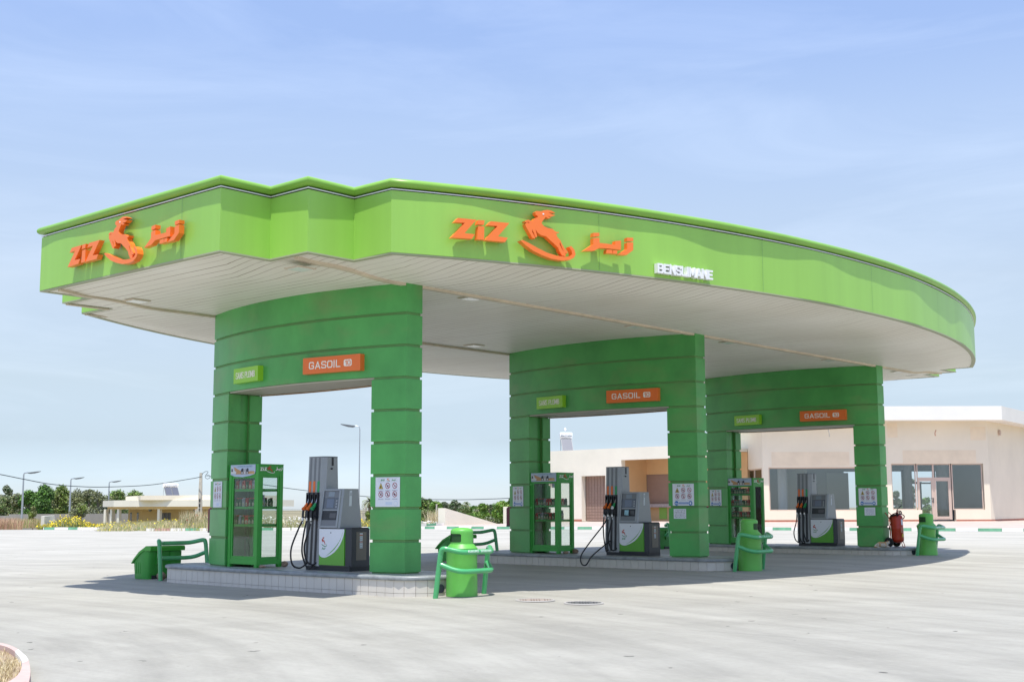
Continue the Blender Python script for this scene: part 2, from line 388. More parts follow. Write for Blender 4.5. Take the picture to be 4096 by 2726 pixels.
LEAF = [mat('leaf_dark', (.05, .115, .025), .7), mat('leaf_mid', (.10, .19, .04), .7), mat('leaf_olive', (.19, .21, .08), .7),
        mat('leaf_light', (.23, .33, .06), .7), mat('leaf_bright', (.14, .31, .04), .7), mat('leaf_grey', (.22, .24, .16), .8)]
for m_ in LEAF:   # thin leaves let some light through
    b_ = m_.node_tree.nodes['Principled BSDF']; b_.inputs['Subsurface Weight'].default_value = 0.0
M_FUR = mat('cat_fur', (.55, .50, .42), .9, var=.15, vs=20)
M_FURO = mat('cat_ginger', (.48, .28, .12), .9, var=.15, vs=20)
M_DRED = mat('extinguisher_box_red', (.16, .012, .03), .5)
M_GRATE = mat('grate_rust', (.34, .28, .235), .8, metal=.2, var=.2, vs=8)
M_GRATED = mat('grate_grey', (.14, .14, .14), .6, metal=.5, var=.2, vs=8)
def soffit_mat():
    m = bpy.data.materials.new('soffit_panels'); m.use_nodes = True; t = m.node_tree; b = t.nodes['Principled BSDF']
    b.inputs['Roughness'].default_value = .5; b.inputs['Specular IOR Level'].default_value = .35
    tcn = t.nodes.new('ShaderNodeTexCoord'); sp = t.nodes.new('ShaderNodeSeparateXYZ'); t.links.new(tcn.outputs['Object'], sp.inputs[0])
    def math_(op, a, bb=None):
        n = t.nodes.new('ShaderNodeMath'); n.operation = op
        for i, x in enumerate((a, bb)):
            if x is None: continue
            if isinstance(x, (int, float)): n.inputs[i].default_value = x
            else: t.links.new(x, n.inputs[i])
        return n.outputs[0]
    fr = math_('FRACT', math_('MULTIPLY', sp.outputs[1], 1/0.2))
    line = math_('LESS_THAN', fr, 0.085)
    mpn = t.nodes.new('ShaderNodeMapping'); mpn.inputs['Scale'].default_value = (.5, 5.0, 1)
    n = t.nodes.new('ShaderNodeTexNoise'); n.inputs['Scale'].default_value = 1.0; n.inputs['Detail'].default_value = 3
    t.links.new(tcn.outputs['Object'], mpn.inputs[0]); t.links.new(mpn.outputs[0], n.inputs[0])
    k = t.nodes.new('ShaderNodeMapRange'); k.inputs[1].default_value = .42; k.inputs[2].default_value = .66; t.links.new(n.outputs[0], k.inputs[0])
    dirt = math_('MULTIPLY', line, math_('ADD', math_('MULTIPLY', k.outputs[0], .8), .26))
    n2 = t.nodes.new('ShaderNodeTexNoise'); n2.inputs['Scale'].default_value = .35; n2.inputs['Detail'].default_value = 5
    t.links.new(tcn.outputs['Object'], n2.inputs[0])
    r = t.nodes.new('ShaderNodeValToRGB'); r.color_ramp.elements[0].position = .35; r.color_ramp.elements[1].position = .65
    r.color_ramp.elements[0].color = (.76, .72, .62, 1); r.color_ramp.elements[1].color = (.84, .81, .72, 1); t.links.new(n2.outputs[0], r.inputs[0])
    mx = t.nodes.new('ShaderNodeMix'); mx.data_type = 'RGBA'; t.links.new(dirt, mx.inputs[0]); t.links.new(r.outputs[0], mx.inputs[6])
    mx.inputs[7].default_value = (.22, .15, .09, 1); t.links.new(mx.outputs[2], b.inputs['Base Color'])
    bn = t.nodes.new('ShaderNodeBump'); bn.inputs['Strength'].default_value = .5; bn.inputs['Distance'].default_value = .01; bn.invert = True
    t.links.new(line, bn.inputs['Height']); t.links.new(bn.outputs[0], b.inputs['Normal'])
    return m
M_SOFF = soffit_mat()

# ------------------------------------------------------------------ ground
def grid(xs, ys, zf, keep=None):
    mb = MB(); vs = [(x, y, zf(x, y)) for y in ys for x in xs]; n = len(xs); fs = []
    for j in range(len(ys)-1):
        for i in range(n-1):
            if keep and not keep((xs[i]+xs[i+1])/2, (ys[j]+ys[j+1])/2): continue
            fs.append((j*n+i, j*n+i+1, (j+1)*n+i+1, (j+1)*n+i))
    mb.add(vs, fs); return mb
EDGE = [(-120, 6), (-61, 29.8), (-53.7, 32.9), (-49.5, 33.5), (-43.6, 36.3), (-38.2, 41.6), (-7.4, 50.5), (45, 66)]
def edge_y(x):
    for (x0, y0), (x1, y1) in zip(EDGE, EDGE[1:]):
        if x <= x1: return y0 + (y1-y0)*(x-x0)/(x1-x0)
    return EDGE[-1][1]
def apron():
    mb = MB(); xs = [-120 + i*3 for i in range(15)] + [-76 + i*1.0 for i in range(122)]
    vs = []; n = 70
    for x in xs:
        ye = edge_y(x)
        for j in range(n):
            t = j/(n-1); y = -30 + (ye+30)*t
            vs.append((x, y, gz(x, y)))
    fs = [(i*n+j, (i+1)*n+j, (i+1)*n+j+1, i*n+j+1) for i in range(len(xs)-1) for j in range(n-1)]
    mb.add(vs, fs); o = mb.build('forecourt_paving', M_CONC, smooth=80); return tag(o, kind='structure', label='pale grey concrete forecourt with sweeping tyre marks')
apron()
def tz(x, y):
    d = y - edge_y(x)
    b = gz(x, min(y, edge_y(x)))
    if d < 0: return b - 0.12
    s = 0.03 * d if x < -36 else 0.012*d
    return max(b - 0.05 - s*0.55, -7.0) if d < 300 else -7
xs = [-3000, -1200, -600, -350, -240, -180] + [-150 + 5*i for i in range(50)] + [120, 200, 400, 900, 3000]
ys = [-200, -60, -32] + [-10 + 4*i for i in range(50)] + [210, 260, 340, 500, 900, 1800, 6000]
M_FIELD = mat('dry_field', (.24, .21, .12), .95, var=.35, vs=.12)
tag(grid(xs, ys, tz).build('terrain', M_FIELD, smooth=80), kind='structure', label='dry grassy land around the station')

# ------------------------------------------------------------------ canopy
V_ = 28.318
def arcf(y, side):   # side +1 front, -1 rear
    h = 12.12; s = 2.83 if side > 0 else 3.45
    Rr = (h*h + s*s) / (2*s); x = s - (Rr - math.sqrt(max(Rr*Rr - (y-14.16)**2, 0)))
    return 1.953 + x if side > 0 else -7.93 - x
def outline():
    p = [(-5.92, 0)]
    for i in range(1, 12): p.append((-5.92 + 5.92*i/12, 0))
    p += [(0, 0), (0, 1.028), (1.005, 1.028), (1.005, 2.042), (1.953, 2.042)]
    n = 72
    for i in range(1, n): y = 2.042 + (26.28-2.042)*i/n; p.append((arcf(y, 1), y))
    p += [(1.953, 26.28), (1.005, 26.28), (1.005, 27.3), (0, 27.3), (0, V_), (-5.92, V_), (-5.92, 27.3), (-6.925, 27.3), (-6.925, 26.28), (-7.93, 26.28)]
    for i in range(1, n): y = 26.28 - (26.28-2.042)*i/n; p.append((arcf(y, -1), y))
    p += [(-7.93, 2.042), (-6.925, 2.042), (-6.925, 1.028), (-5.92, 1.028)]
    return p
OUT = outline()
def miter(P):
    n = len(P); res = []
    for i in range(n):
        a = Vector(P[i-1]); b = Vector(P[i]); c = Vector(P[(i+1) % n])
        d1 = (b-a).normalized(); d2 = (c-b).normalized()
        n1 = Vector((d1.y, -d1.x)); n2 = Vector((d2.y, -d2.x)); m = (n1+n2)
        m.normalize(); res.append(m / max(m.dot(n1), .3))
    return res
MIT = miter(OUT)
def sweep(prof, mi=0, closed_prof=True, wob=0.0):
    mb = MB(); n = len(OUT); k = len(prof); vs = []; acc = 0
    for i in range(n):
        if i: acc += (Vector(OUT[i])-Vector(OUT[i-1])).length
        wv = wob*(math.sin(acc*1.35)+.7*math.sin(acc*.61+1)+.4*math.sin(acc*2.9))
        for o, z in prof:
            q = Vector(OUT[i]) + MIT[i]*(o + (wv if o > -.01 else 0)); vs.append((q.x, q.y, z))
    fs = []
    for i in range(n):
        j = (i+1) % n
        for a in range(k if closed_prof else k-1):
            b = (a+1) % k; fs.append((i*k+a, j*k+a, j*k+b, i*k+b))
    return mb.add(vs, fs, mi)
can = thing('station_canopy', (0, 0, 0), 'large light green curved canopy with white soffit over the three fuel islands', 'canopy')
sweep([(0, 5.915), (0, 6.97), (-.06, 6.97), (-.06, 5.915)], wob=.010).build('fascia', M_FASC, can)
sweep([(.004, 5.89), (.004, 5.913), (-.10, 5.913), (-.10, 5.89)]).build('fascia_edge_trim', M_EDGE, can)
sweep([(-.05, 6.975), (-.05, 7.03), (-.12, 7.03), (-.12, 6.975)]).build('shadow_gap', M_DARK, can)
sweep([(.012, 6.988), (.012, 7.004), (-.012, 7.004), (-.012, 6.988)], wob=.002).build('cable_strip', M_WSTRIP, can)
pr = []
for i in range(13):
    a = -math.pi*.5 + math.pi*i/12; pr.append((.0 + .085*math.cos(a), 7.105 + .075*math.sin(a)))
pr = [(-.10, 7.03)] + pr + [(-.10, 7.18)]
sweep(pr, wob=-.004).build('rim_lip', M_LIP, can, smooth=60)
mb = MB(); mb.add([(x, y, 7.10) for x, y in OUT], [tuple(range(len(OUT)))]); mb.build('roof_deck', M_EDGE, can, smooth=0)
# vertical seams
mb = MB(); acc = 0; last = 0
for i in range(17, 17+71):
    x, y = OUT[i]
    acc += (Vector(OUT[i])-Vector(OUT[i-1])).length
    if acc - last > 4.0:
        last = acc; m_ = MIT[i]; t_ = Vector((-m_.y, m_.x)).normalized()*.003
        q = Vector((x, y)) + m_*.012; p0 = q - t_; p1 = q + t_
        MB().quad((p0.x, p0.y, 5.93), (p1.x, p1.y, 5.93), (p1.x, p1.y, 6.96), (p0.x, p0.y, 6.96)).build('panel_seam', M_PYLG, can, smooth=0)
for X in (-5.2, -1.1):
    MB().quad((X-.003, -.014, 5.93), (X+.003, -.014, 5.93), (X+.003, -.014, 6.96), (X-.003, -.014, 6.96)).build('panel_seam', M_PYLG, can, smooth=0)
# soffit
def xf_(y):
    for y0, x in ((1.028, 0), (2.042, 1.005)):
        if y < y0 or y > V_-y0: return x
    return arcf(y, 1)
def xr_(y):
    for y0, x in ((1.028, -5.92), (2.042, -6.925)):
        if y < y0 or y > V_-y0: return x
    return arcf(y, -1)
BX0, BX1 = -5.35, .55
OUTV = [Vector(p) for p in OUT]
def dist_out(x, y):
    p = Vector((x, y)); best = 9
    for i in range(len(OUTV)):
        a = OUTV[i-1]; b = OUTV[i]
        if abs((a.x+b.x)/2-x) > 2.6 and abs((a.y+b.y)/2-y) > 2.6 and (a-b).length < 2: continue
        d = b-a; t_ = max(0, min(1, (p-a).dot(d)/d.dot(d))); best = min(best, (a+d*t_-p).length)
    return best
def sz(x, y):
    q = min(1, dist_out(x, y)/1.3); q = q*q*(3-2*q); return 5.905 - .14*q
mb = MB()
segs = [(0.06, 1.028), (1.028, 2.042), (2.042, V_-2.042), (V_-2.042, V_-1.028), (V_-1.028, V_-.06)]
for a, b in segs:
    n = max(5, int((b-a)/.3)); rows = []; k = 27
    for i in range(n+1):
        y = a + (b-a)*i/n; ye = min(max(y, a+1e-4), b-1e-4)
        fa, fb = xr_(ye)+.05, xf_(ye)-.05
        fr_ = [0, .015, .03, .05, .075, .10, .13, .17, .22, .27, .33, .39, .45, .5]; fr_ = fr_ + [1-v for v in fr_[:-1][::-1]]
        rows.append([(fa+(fb-fa)*v, y, sz(fa+(fb-fa)*v, y)) for v in fr_])
    vs = [p for r_ in rows for p in r_]
    mb.add(vs, [(i*k+j, i*k+j+1, (i+1)*k+j+1, (i+1)*k+j) for i in range(n) for j in range(k-1)])
mb.build('soffit', M_SOFF, can, smooth=30)
for X, y0, y1 in ((BX1, 1.16, 27.15), (BX0, .10, 28.2)):
    mb = MB(); n = 60; yy = [y0+(y1-y0)*i/n for i in range(n+1)]; zz = [sz(X, y) for y in yy]
    for i in range(n):
        a, b = yy[i], yy[i+1]; za, zb2 = zz[i], zz[i+1]; q = lambda y, z: [(X-.055, y, z), (X+.055, y, z)]
        mb.hexa(q(a, za-.045)+q(b, zb2-.045)[::-1], q(a, za+.02)+q(b, zb2+.02)[::-1])
    mb.build('soffit_beam', M_TRIM, can, smooth=0)
for X, y0, y1 in ((-6.87, 1.1, 2.05), (-7.86, 2.1, 2.6)): MB().box(X-.05, X+.05, y0, y1, 5.865, 5.889).build('soffit_end_trim', M_TRIM, can)
for X in (.34, -4.74):
    for Y in (1.42, 5.68, 11.1, 15.0, 20.25, 24.6):
        l = MB().box(X-.19, X+.19, Y-.20, Y+.20, 5.745, 5.7635)
        l = l.build('downlight', M_TRIM, can)
        d = MB().box(X-.15, X+.15, Y-.16, Y+.16, 5.735, 5.744); d.build('lens', mat('lamp_lens', (.80, .82, .78), .25), l)

# ------------------------------------------------------------------ brand signs on the canopy (outlines in metres along the wall / height)
Z3 = lambda a, b: (1700 + a*.44638, 750 + b*.44638)
y0 = 4.7; Rr = 27.3; ax0 = arcf(y0, 1); sl = -(y0-14.16)/math.sqrt(Rr*Rr-(y0-14.16)**2)
T_ = Vector((sl, 1, 0)).normalized(); N_ = Vector((T_.y, -T_.x, 0)); O_ = Vector((ax0, y0, 0))
def rect(q):
    d = ray(*Z3(*q)); P0 = O_ + N_*.155; k = (P0-CP).dot(N_)/d.dot(N_); P = CP + d*k
    return ((P-O_).dot(T_), P.z)
GAZ = [(988,220),(1000,210),(1040,212),(1070,203),(1100,200),(1135,208),(1168,228),(1130,225),(1105,222),(1140,240),(1170,248),(1130,262),(1100,255),(1128,272),(1105,277),(1082,262),(1070,280),(1050,305),(1045,320),(1065,345),(1100,362),(1140,370),(1165,390),(1185,400),(1200,395),(1198,408),(1175,412),(1185,440),(1215,475),(1230,510),(1255,550),(1278,575),(1275,590),(1250,585),(1225,530),(1210,490),(1206,505),(1225,545),(1262,600),(1258,615),(1230,610),(1205,570),(1195,540),(1155,500),(1120,470),(1085,437),(1040,425),(1010,405),(990,375),(1000,412),(1006,440),(992,448),(975,405),(958,372),(962,400),(985,440),(985,458),(962,450),(940,410),(905,350),(897,327),(912,312),(938,318),(930,308),(897,312),(895,298),(925,288),(965,303),(985,275),(1015,262),(1005,250),(992,243)]
SWO = [(850,475),(900,520),(960,565),(1040,605),(1130,640),(1220,655),(1290,650),(1330,630),(1345,600),(1335,560),(1305,525),(1285,532),(1310,570),(1315,600),(1295,618),(1250,622),(1180,612),(1090,585),(1000,540),(930,500),(872,472)]
ZED = [[(297,272),(462,288),(355,408),(448,418),(420,460),(235,448),(357,316),(262,310)], [(590,302),(757,318),(655,437),(743,450),(718,488),(538,472),(650,345),(560,337)]]
IDOT = [(478,290),(534,294),(527,334),(468,330)]; ISTM = [(478,345),(532,349),(530,468),(467,464)]
ARA = [[(1510,405),(1563,405),(1563,436),(1508,440)], [(1508,452),(1563,450),(1565,495),(1705,512),(1705,478),(1757,475),(1757,557),(1700,552),(1565,540),(1515,567),(1420,567),(1508,508)],
       [(1628,555),(1680,558),(1680,592),(1625,588)], [(1686,560),(1722,562),(1722,595),(1684,592)], [(1812,448),(1866,450),(1866,480),(1812,480)], [(1812,492),(1866,490),(1866,560),(1805,605),(1727,600),(1812,548)]]
RG = [rect(q) for q in GAZ]; RS = [rect(q) for q in SWO]; RZ = [[rect(q) for q in p] for p in ZED]
RI = [[rect(q) for q in IDOT], [rect(q) for q in ISTM]]; RA = [[rect(q) for q in p] for p in ARA]
EYE = rect((1060, 237))
def brand(O, T, Nn, label, follow=None):
    t = thing('brand_sign', O, label, 'sign', 'orange brand signs on the canopy fascia')
    U = (0, 0, 1)
    def part(name, polys, m=M_ORANGE, d0=.05, d1=.155):
        mb = MB()
        for p in polys:
            c = sum(a for a, _ in p)/len(p)
            if follow:
                Oc, Tc, Nc = follow(c); p2 = [(a-c, b) for a, b in p]
                mb.extr(p2, Oc - Vector(O), Tc, U, Nc, d0, d1)
            else: mb.extr(p, (0, 0, 0), T, U, Nn, d0, d1)
        return mb.build(name, m, t, smooth=0)
    part('letter', [RZ[0]]); part('letter', RI); part('letter', [RZ[1]])
    e = part('gazelle_emblem', [RG]); part('emblem_arc', [RS], d1=.175)
    mb = MB(); mb.extr([(EYE[0]+.018*math.cos(k), EYE[1]+.014*math.sin(k)) for k in [i*.785 for i in range(8)]], (0, 0, 0), T, U, Nn, .155, .16)
    mb.build('eye', M_WHITE, e, smooth=0)
    part('arabic_letter', RA[:2]); part('arabic_letter', RA[2:4]); part('arabic_letter', RA[4:])
    return t
def fol(c):
    yy = y0 + c*T_.y; s_ = -(yy-14.16)/math.sqrt(Rr*Rr-(yy-14.16)**2); Tc = Vector((s_, 1, 0)).normalized()
    return Vector((arcf(yy, 1), yy, 0)), Tc, Vector((Tc.y, -Tc.x, 0))
brand((ax0, y0, 0), T_, N_, 'orange raised ZiZ lettering with leaping gazelle on the long curved front fascia', None)
brand((-2.69, 0, 0), Vector((1, 0, 0)), Vector((0, -1, 0)), 'orange raised ZiZ lettering with gazelle on the short left end fascia')
# BENSLIMANE
t = thing('town_name_sign', (0, 0, 0), 'small white raised letters reading BENSLIMANE low on the curved fascia', 'sign')
ya, yb = y0 + 2.38*T_.y, y0 + 3.815*T_.y
word = 'BENSLIMANE'; wd = [1, .92, 1, .93, .88, .38, 1.15, 1.02, 1, .92]; tot = sum(wd) + .0
acc = 0
for ch, wi in zip(word, wd):
    c0 = ya + (yb-ya)*acc/tot; acc += wi; c1 = ya + (yb-ya)*acc/tot; cm = (c0+c1)/2
    s_ = -(cm-14.16)/math.sqrt(Rr*Rr-(cm-14.16)**2); Tc = Vector((s_, 1, 0)).normalized(); Nc = Vector((Tc.y, -Tc.x, 0))
    Oc = Vector((arcf(cm, 1), cm, 0)); hw = (c1-c0)/2/Tc.y*1.0
    mb = MB(); strokes(mb, ch, -hw*.90, hw*.90, 5.985, 6.155, Oc, Tc, (0, 0, 1), Nc, .02, .12, 0, t=.25)
    mb.build('letter', M_WHITE, t, smooth=0)

# ------------------------------------------------------------------ pylons and islands
YC = [3.87, 13.27, 22.71]
XA, XB, XM = -5.31, .62, -2.345
def yf(X, Yc, ins=0): u = (X-XM)/2.965; return Yc - .2 - .5*(1-u*u) + ins
def yb_(X, Yc, ins=0): u = (X-XM)/2.965; return Yc + .2 + .36*(1-u*u) - ins
def plan(x0, x1, Yc, ins=0, n=10):
    x0 += ins; x1 -= ins
    f = [(x0+(x1-x0)*i/n, yf(x0+(x1-x0)*i/n, Yc, ins)) for i in range(n+1)]
    b = [(x0+(x1-x0)*i/n, yb_(x0+(x1-x0)*i/n, Yc, ins)) for i in range(n+1)][::-1]
    return f + b
ZT = 5.80; PB = [5.239-.5886*k for k in range(8)] + [.545]
PT = [ZT] + [z-.05 for z in PB[:-1]]
which = ['nearest', 'middle', 'farthest']
def legplan(x0, x1, Yc, inner, ins=0):
    p = plan(x0, x1, Yc, ins, 4); n = 5
    # recess in the inner face
    xi = x1-ins if inner > 0 else x0+ins
    ya_, yb2 = yf(xi, Yc), yb_(xi, Yc); m1 = ya_ + (yb2-ya_)*.36; m2 = ya_ + (yb2-ya_)*.64; dpt = .09*inner
    ch = [(xi, m1), (xi-dpt, m1), (xi-dpt, m2), (xi, m2)]
    if inner > 0: return p[:n] + ch + p[n:]
    return p + ch[::-1]
for k, Yc in enumerate(YC):
    t = thing('portal_pylon', (0, 0, 0), 'green panelled portal pylon carrying the canopy, %s of the three' % which[k], 'pylon', 'green portal pylons under the canopy')
    lin = MB()
    for i in range(3): lin.prism(plan(XA, XB, Yc, 0, 24), PB[i], PT[i])
    lin.prism(plan(XA, XB, Yc, .03, 24), PB[2]+.01, ZT-.01, 1)
    lin.build('lintel', [M_PYL, M_PYLG], t, smooth=25)
    for (x0, x1, inner) in ((XA, -4.39, 1), (-.08, XB, -1)):
        lg = MB()
        for i in range(3, 9): lg.prism(legplan(x0, x1, Yc, inner), PB[i], PT[i])
        lg.prism(legplan(x0, x1, Yc, inner, .03), .515, PB[2]+.005, 1)
        lg.build('leg', [M_PYL, M_PYLG], t, smooth=25)
    n = 16
    mb = MB().prism(plan(-4.45, -.02, Yc, .04, 16), PB[2]-.03, PB[2]-.004)
    mb.build('lintel_soffit', mat('lintel_soffit_cream', (.50, .46, .38), .6), t, smooth=25)
    mb = MB()
    for i in range(n):
        xa = -4.38+4.29*i/n; xb = -4.38+4.29*(i+1)/n
        mb.hexa([(xa, yb_(xa, Yc, .06), PB[2]-.05), (xb, yb_(xb, Yc, .06), PB[2]-.05), (xb, yb_(xb, Yc, .02), PB[2]-.05), (xa, yb_(xa, Yc, .02), PB[2]-.05)],
                [(xa, yb_(xa, Yc, .06), PB[2]+.004), (xb, yb_(xb, Yc, .06), PB[2]+.004), (xb, yb_(xb, Yc, .02), PB[2]+.004), (xa, yb_(xa, Yc, .02), PB[2]+.004)])
    mb.build('rusty_edge_angle', mat('rust', (.36, .20, .09), .9, var=.4, vs=6), t, smooth=0)

def island_plan(Yc, off=0, n=48):
    """rounded ends, gently bowed long sides"""
    hx = 3.98+off; hy = .78+off; cx = -2.45; r = .62 + off; P = []
    pts = []
    m = 22
    for i in range(m+1):
        x = -hx+r + (2*hx-2*r)*i/m; pts.append((cx+x, Yc-hy-.08*(1-(x/(hx-r))**2)))
    for i in range(1, 12):
        a = -math.pi/2 + math.pi*i/12; pts.append((cx+hx-r+r*math.cos(a)*1.0, Yc+hy*math.sin(a)))
    for i in range(m+1):
        x = hx-r - (2*hx-2*r)*i/m; pts.append((cx+x, Yc+hy+.08*(1-(x/(hx-r))**2)))
    for i in range(1, 12):
        a = math.pi/2 + math.pi*i/12; pts.append((cx-hx+r+r*math.cos(a), Yc+hy*math.sin(a)))
    return pts
for k, Yc in enumerate(YC):
    t = thing('fuel_island', (-2.4, Yc, gz(-2.4, Yc)), 'raised fuel island edged with cream tiles and grey stone coping, %s of the three' % which[k], 'island', 'tiled fuel islands')
    inv = Matrix.Translation(-t.location)
    P0 = island_plan(Yc, -.02); L0 = [0]
    core = MB().prism(P0, gz(-2.4, Yc)-.15, .44).xf(inv); core.build('grout_core', M_GROUT, t, smooth=30)
    # tiles
    tl = MB(); per = [Vector(p) for p in island_plan(Yc, 0)]; n = len(per); cum = [0]
    for i in range(n): cum.append(cum[-1] + (per[(i+1) % n]-per[i]).length)
    def pt(s):
        s %= cum[-1]
        for i in range(n):
            if cum[i+1] >= s: return per[i].lerp(per[(i+1) % n], (s-cum[i])/(cum[i+1]-cum[i]))
    s = 0; tw = .205; nt_ = int(cum[-1]/tw); tw = cum[-1]/nt_
    for i in range(nt_):
        a = pt(i*tw+.004); b = pt((i+1)*tw-.004); d = (b-a).normalized(); nn = Vector((d.y, -d.x))
        g0 = gz((a.x+b.x)/2, Yc-1)-.03
        rows = [(.205, .445)] if g0 > .2 else [(.205, .445)]
        z1 = .445; z0 = max(z1-.215, g0)
        for (za, zb) in ([(z0, z1)] + ([(g0-.03, z0-.006)] if z0-.006 > g0+.01 else [])):
            q0 = a - nn*.02; q1 = b - nn*.02; r0 = a; r1 = b
            tl.hexa([(q0.x, q0.y, za), (q1.x, q1.y, za), (r1.x, r1.y, za), (r0.x, r0.y, za)], [(q0.x, q0.y, zb), (q1.x, q1.y, zb), (r1.x, r1.y, zb), (r0.x, r0.y, zb)])
    tl.xf(inv).build('tile_facing', M_TILE, t, smooth=30)
    mb = MB(); ro = [(0.005, .447), (.028, .452), (.036, .483), (.028, .508), (0.0, .52), (-.3, .52)]
    rings = []
    rp_ = [island_plan(Yc, o) for o, z in ro]
    vs = [(p[0], p[1], ro[j][1]) for j in range(len(ro)) for p in rp_[j]]; m = len(rp_[0])
    mb.add(vs, [(j*m+i, j*m+(i+1) % m, (j+1)*m+(i+1) % m, (j+1)*m+i) for j in range(len(ro)-1) for i in range(m)])
    mb.xf(inv).build('coping', M_COPE, t, smooth=50)
    MB().prism(island_plan(Yc, -.31), .40, .519).xf(inv).build('deck', M_DECK, t, smooth=0)
    # drain hole at the right end
    a = R(-14); cx = -2.45+3.98-.62
    px_, py_ = cx + .62*math.cos(a), Yc + .78*math.sin(a); dn = Vector((math.cos(a), math.sin(a)*.9, 0)).normalized()
    MB().tube([Vector((px_, py_, .30+k*.05))-dn*.04, Vector((px_, py_, .30+k*.05))+dn*.012], .075, 20).xf(inv).build('drain_pipe', mat('pipe_dark', (.03, .035, .05), .5), t)

# fuel signs
def fsign(kind, k, Yc):
    if kind == 'SP': x0, x1, z0, z1 = -3.93, -2.97, 4.175, 4.475; mm = M_SIGNG; lab = 'lime green SANS PLOMB sign on the %s pylon lintel'; grp = 'unleaded fuel signs'
    else: x0, x1, z0, z1 = -1.62, -.24, 4.195, 4.50; mm = M_SIGNO; lab = 'orange GASOIL 10 sign on the %s pylon lintel'; grp = 'diesel fuel signs'
    A0 = Vector((x0, yf(x0, Yc), 0)); A1 = Vector((x1, yf(x1, Yc), 0)); A = (A1-A0).normalized(); wd_ = (A1-A0).length
    n = Vector((A.y, -A.x, 0)); t = thing('fuel_sign', A0 + Vector((0, 0, z0)), lab % which[k], 'sign', grp)
    O = Vector((0, 0, 0)); h = z1-z0
    mb = MB().extr([(0, 0), (wd_, 0), (wd_, h), (0, h)], O, A, (0, 0, 1), n, -.02, .12); mb.build('sign_box', mm, t, smooth=0)
    mb = MB()
    if kind == 'SP': strokes(mb, 'SANS PLOMB', wd_*.10, wd_*.88, h*.29, h*.72, O, A, (0, 0, 1), n, .12, .1225, t=.13, gap=.13)
    else:
        strokes(mb, 'GASOIL', wd_*.11, wd_*.66, h*.29, h*.73, O, A, (0, 0, 1), n, .12, .1225, t=.17, gap=.13)
    mb.build('lettering', M_LETTER, t, smooth=0)
    if kind != 'SP':
        mb = MB(); r_ = .02; a0, a1, b0, b1 = wd_*.72, wd_*.855, h*.31, h*.72
        poly = [(a0+r_, b0), (a1-r_, b0), (a1, b0+r_), (a1, b1-r_), (a1-r_, b1), (a0+r_, b1), (a0, b1-r_), (a0, b0+r_)]
        mb.extr(poly, O, A, (0, 0, 1), n, .12, .1225)
        strokes(mb, '10', wd_*.738, wd_*.836, h*.37, h*.66, O, A, (0, 0, 1), n, .1225, .1245, 1, t=.20)
        mb.build('number_badge', [M_LETTER, M_SIGNO], t, smooth=0)
for k, Yc in enumerate(YC):
    fsign('SP', k, Yc); fsign('GO', k, Yc)

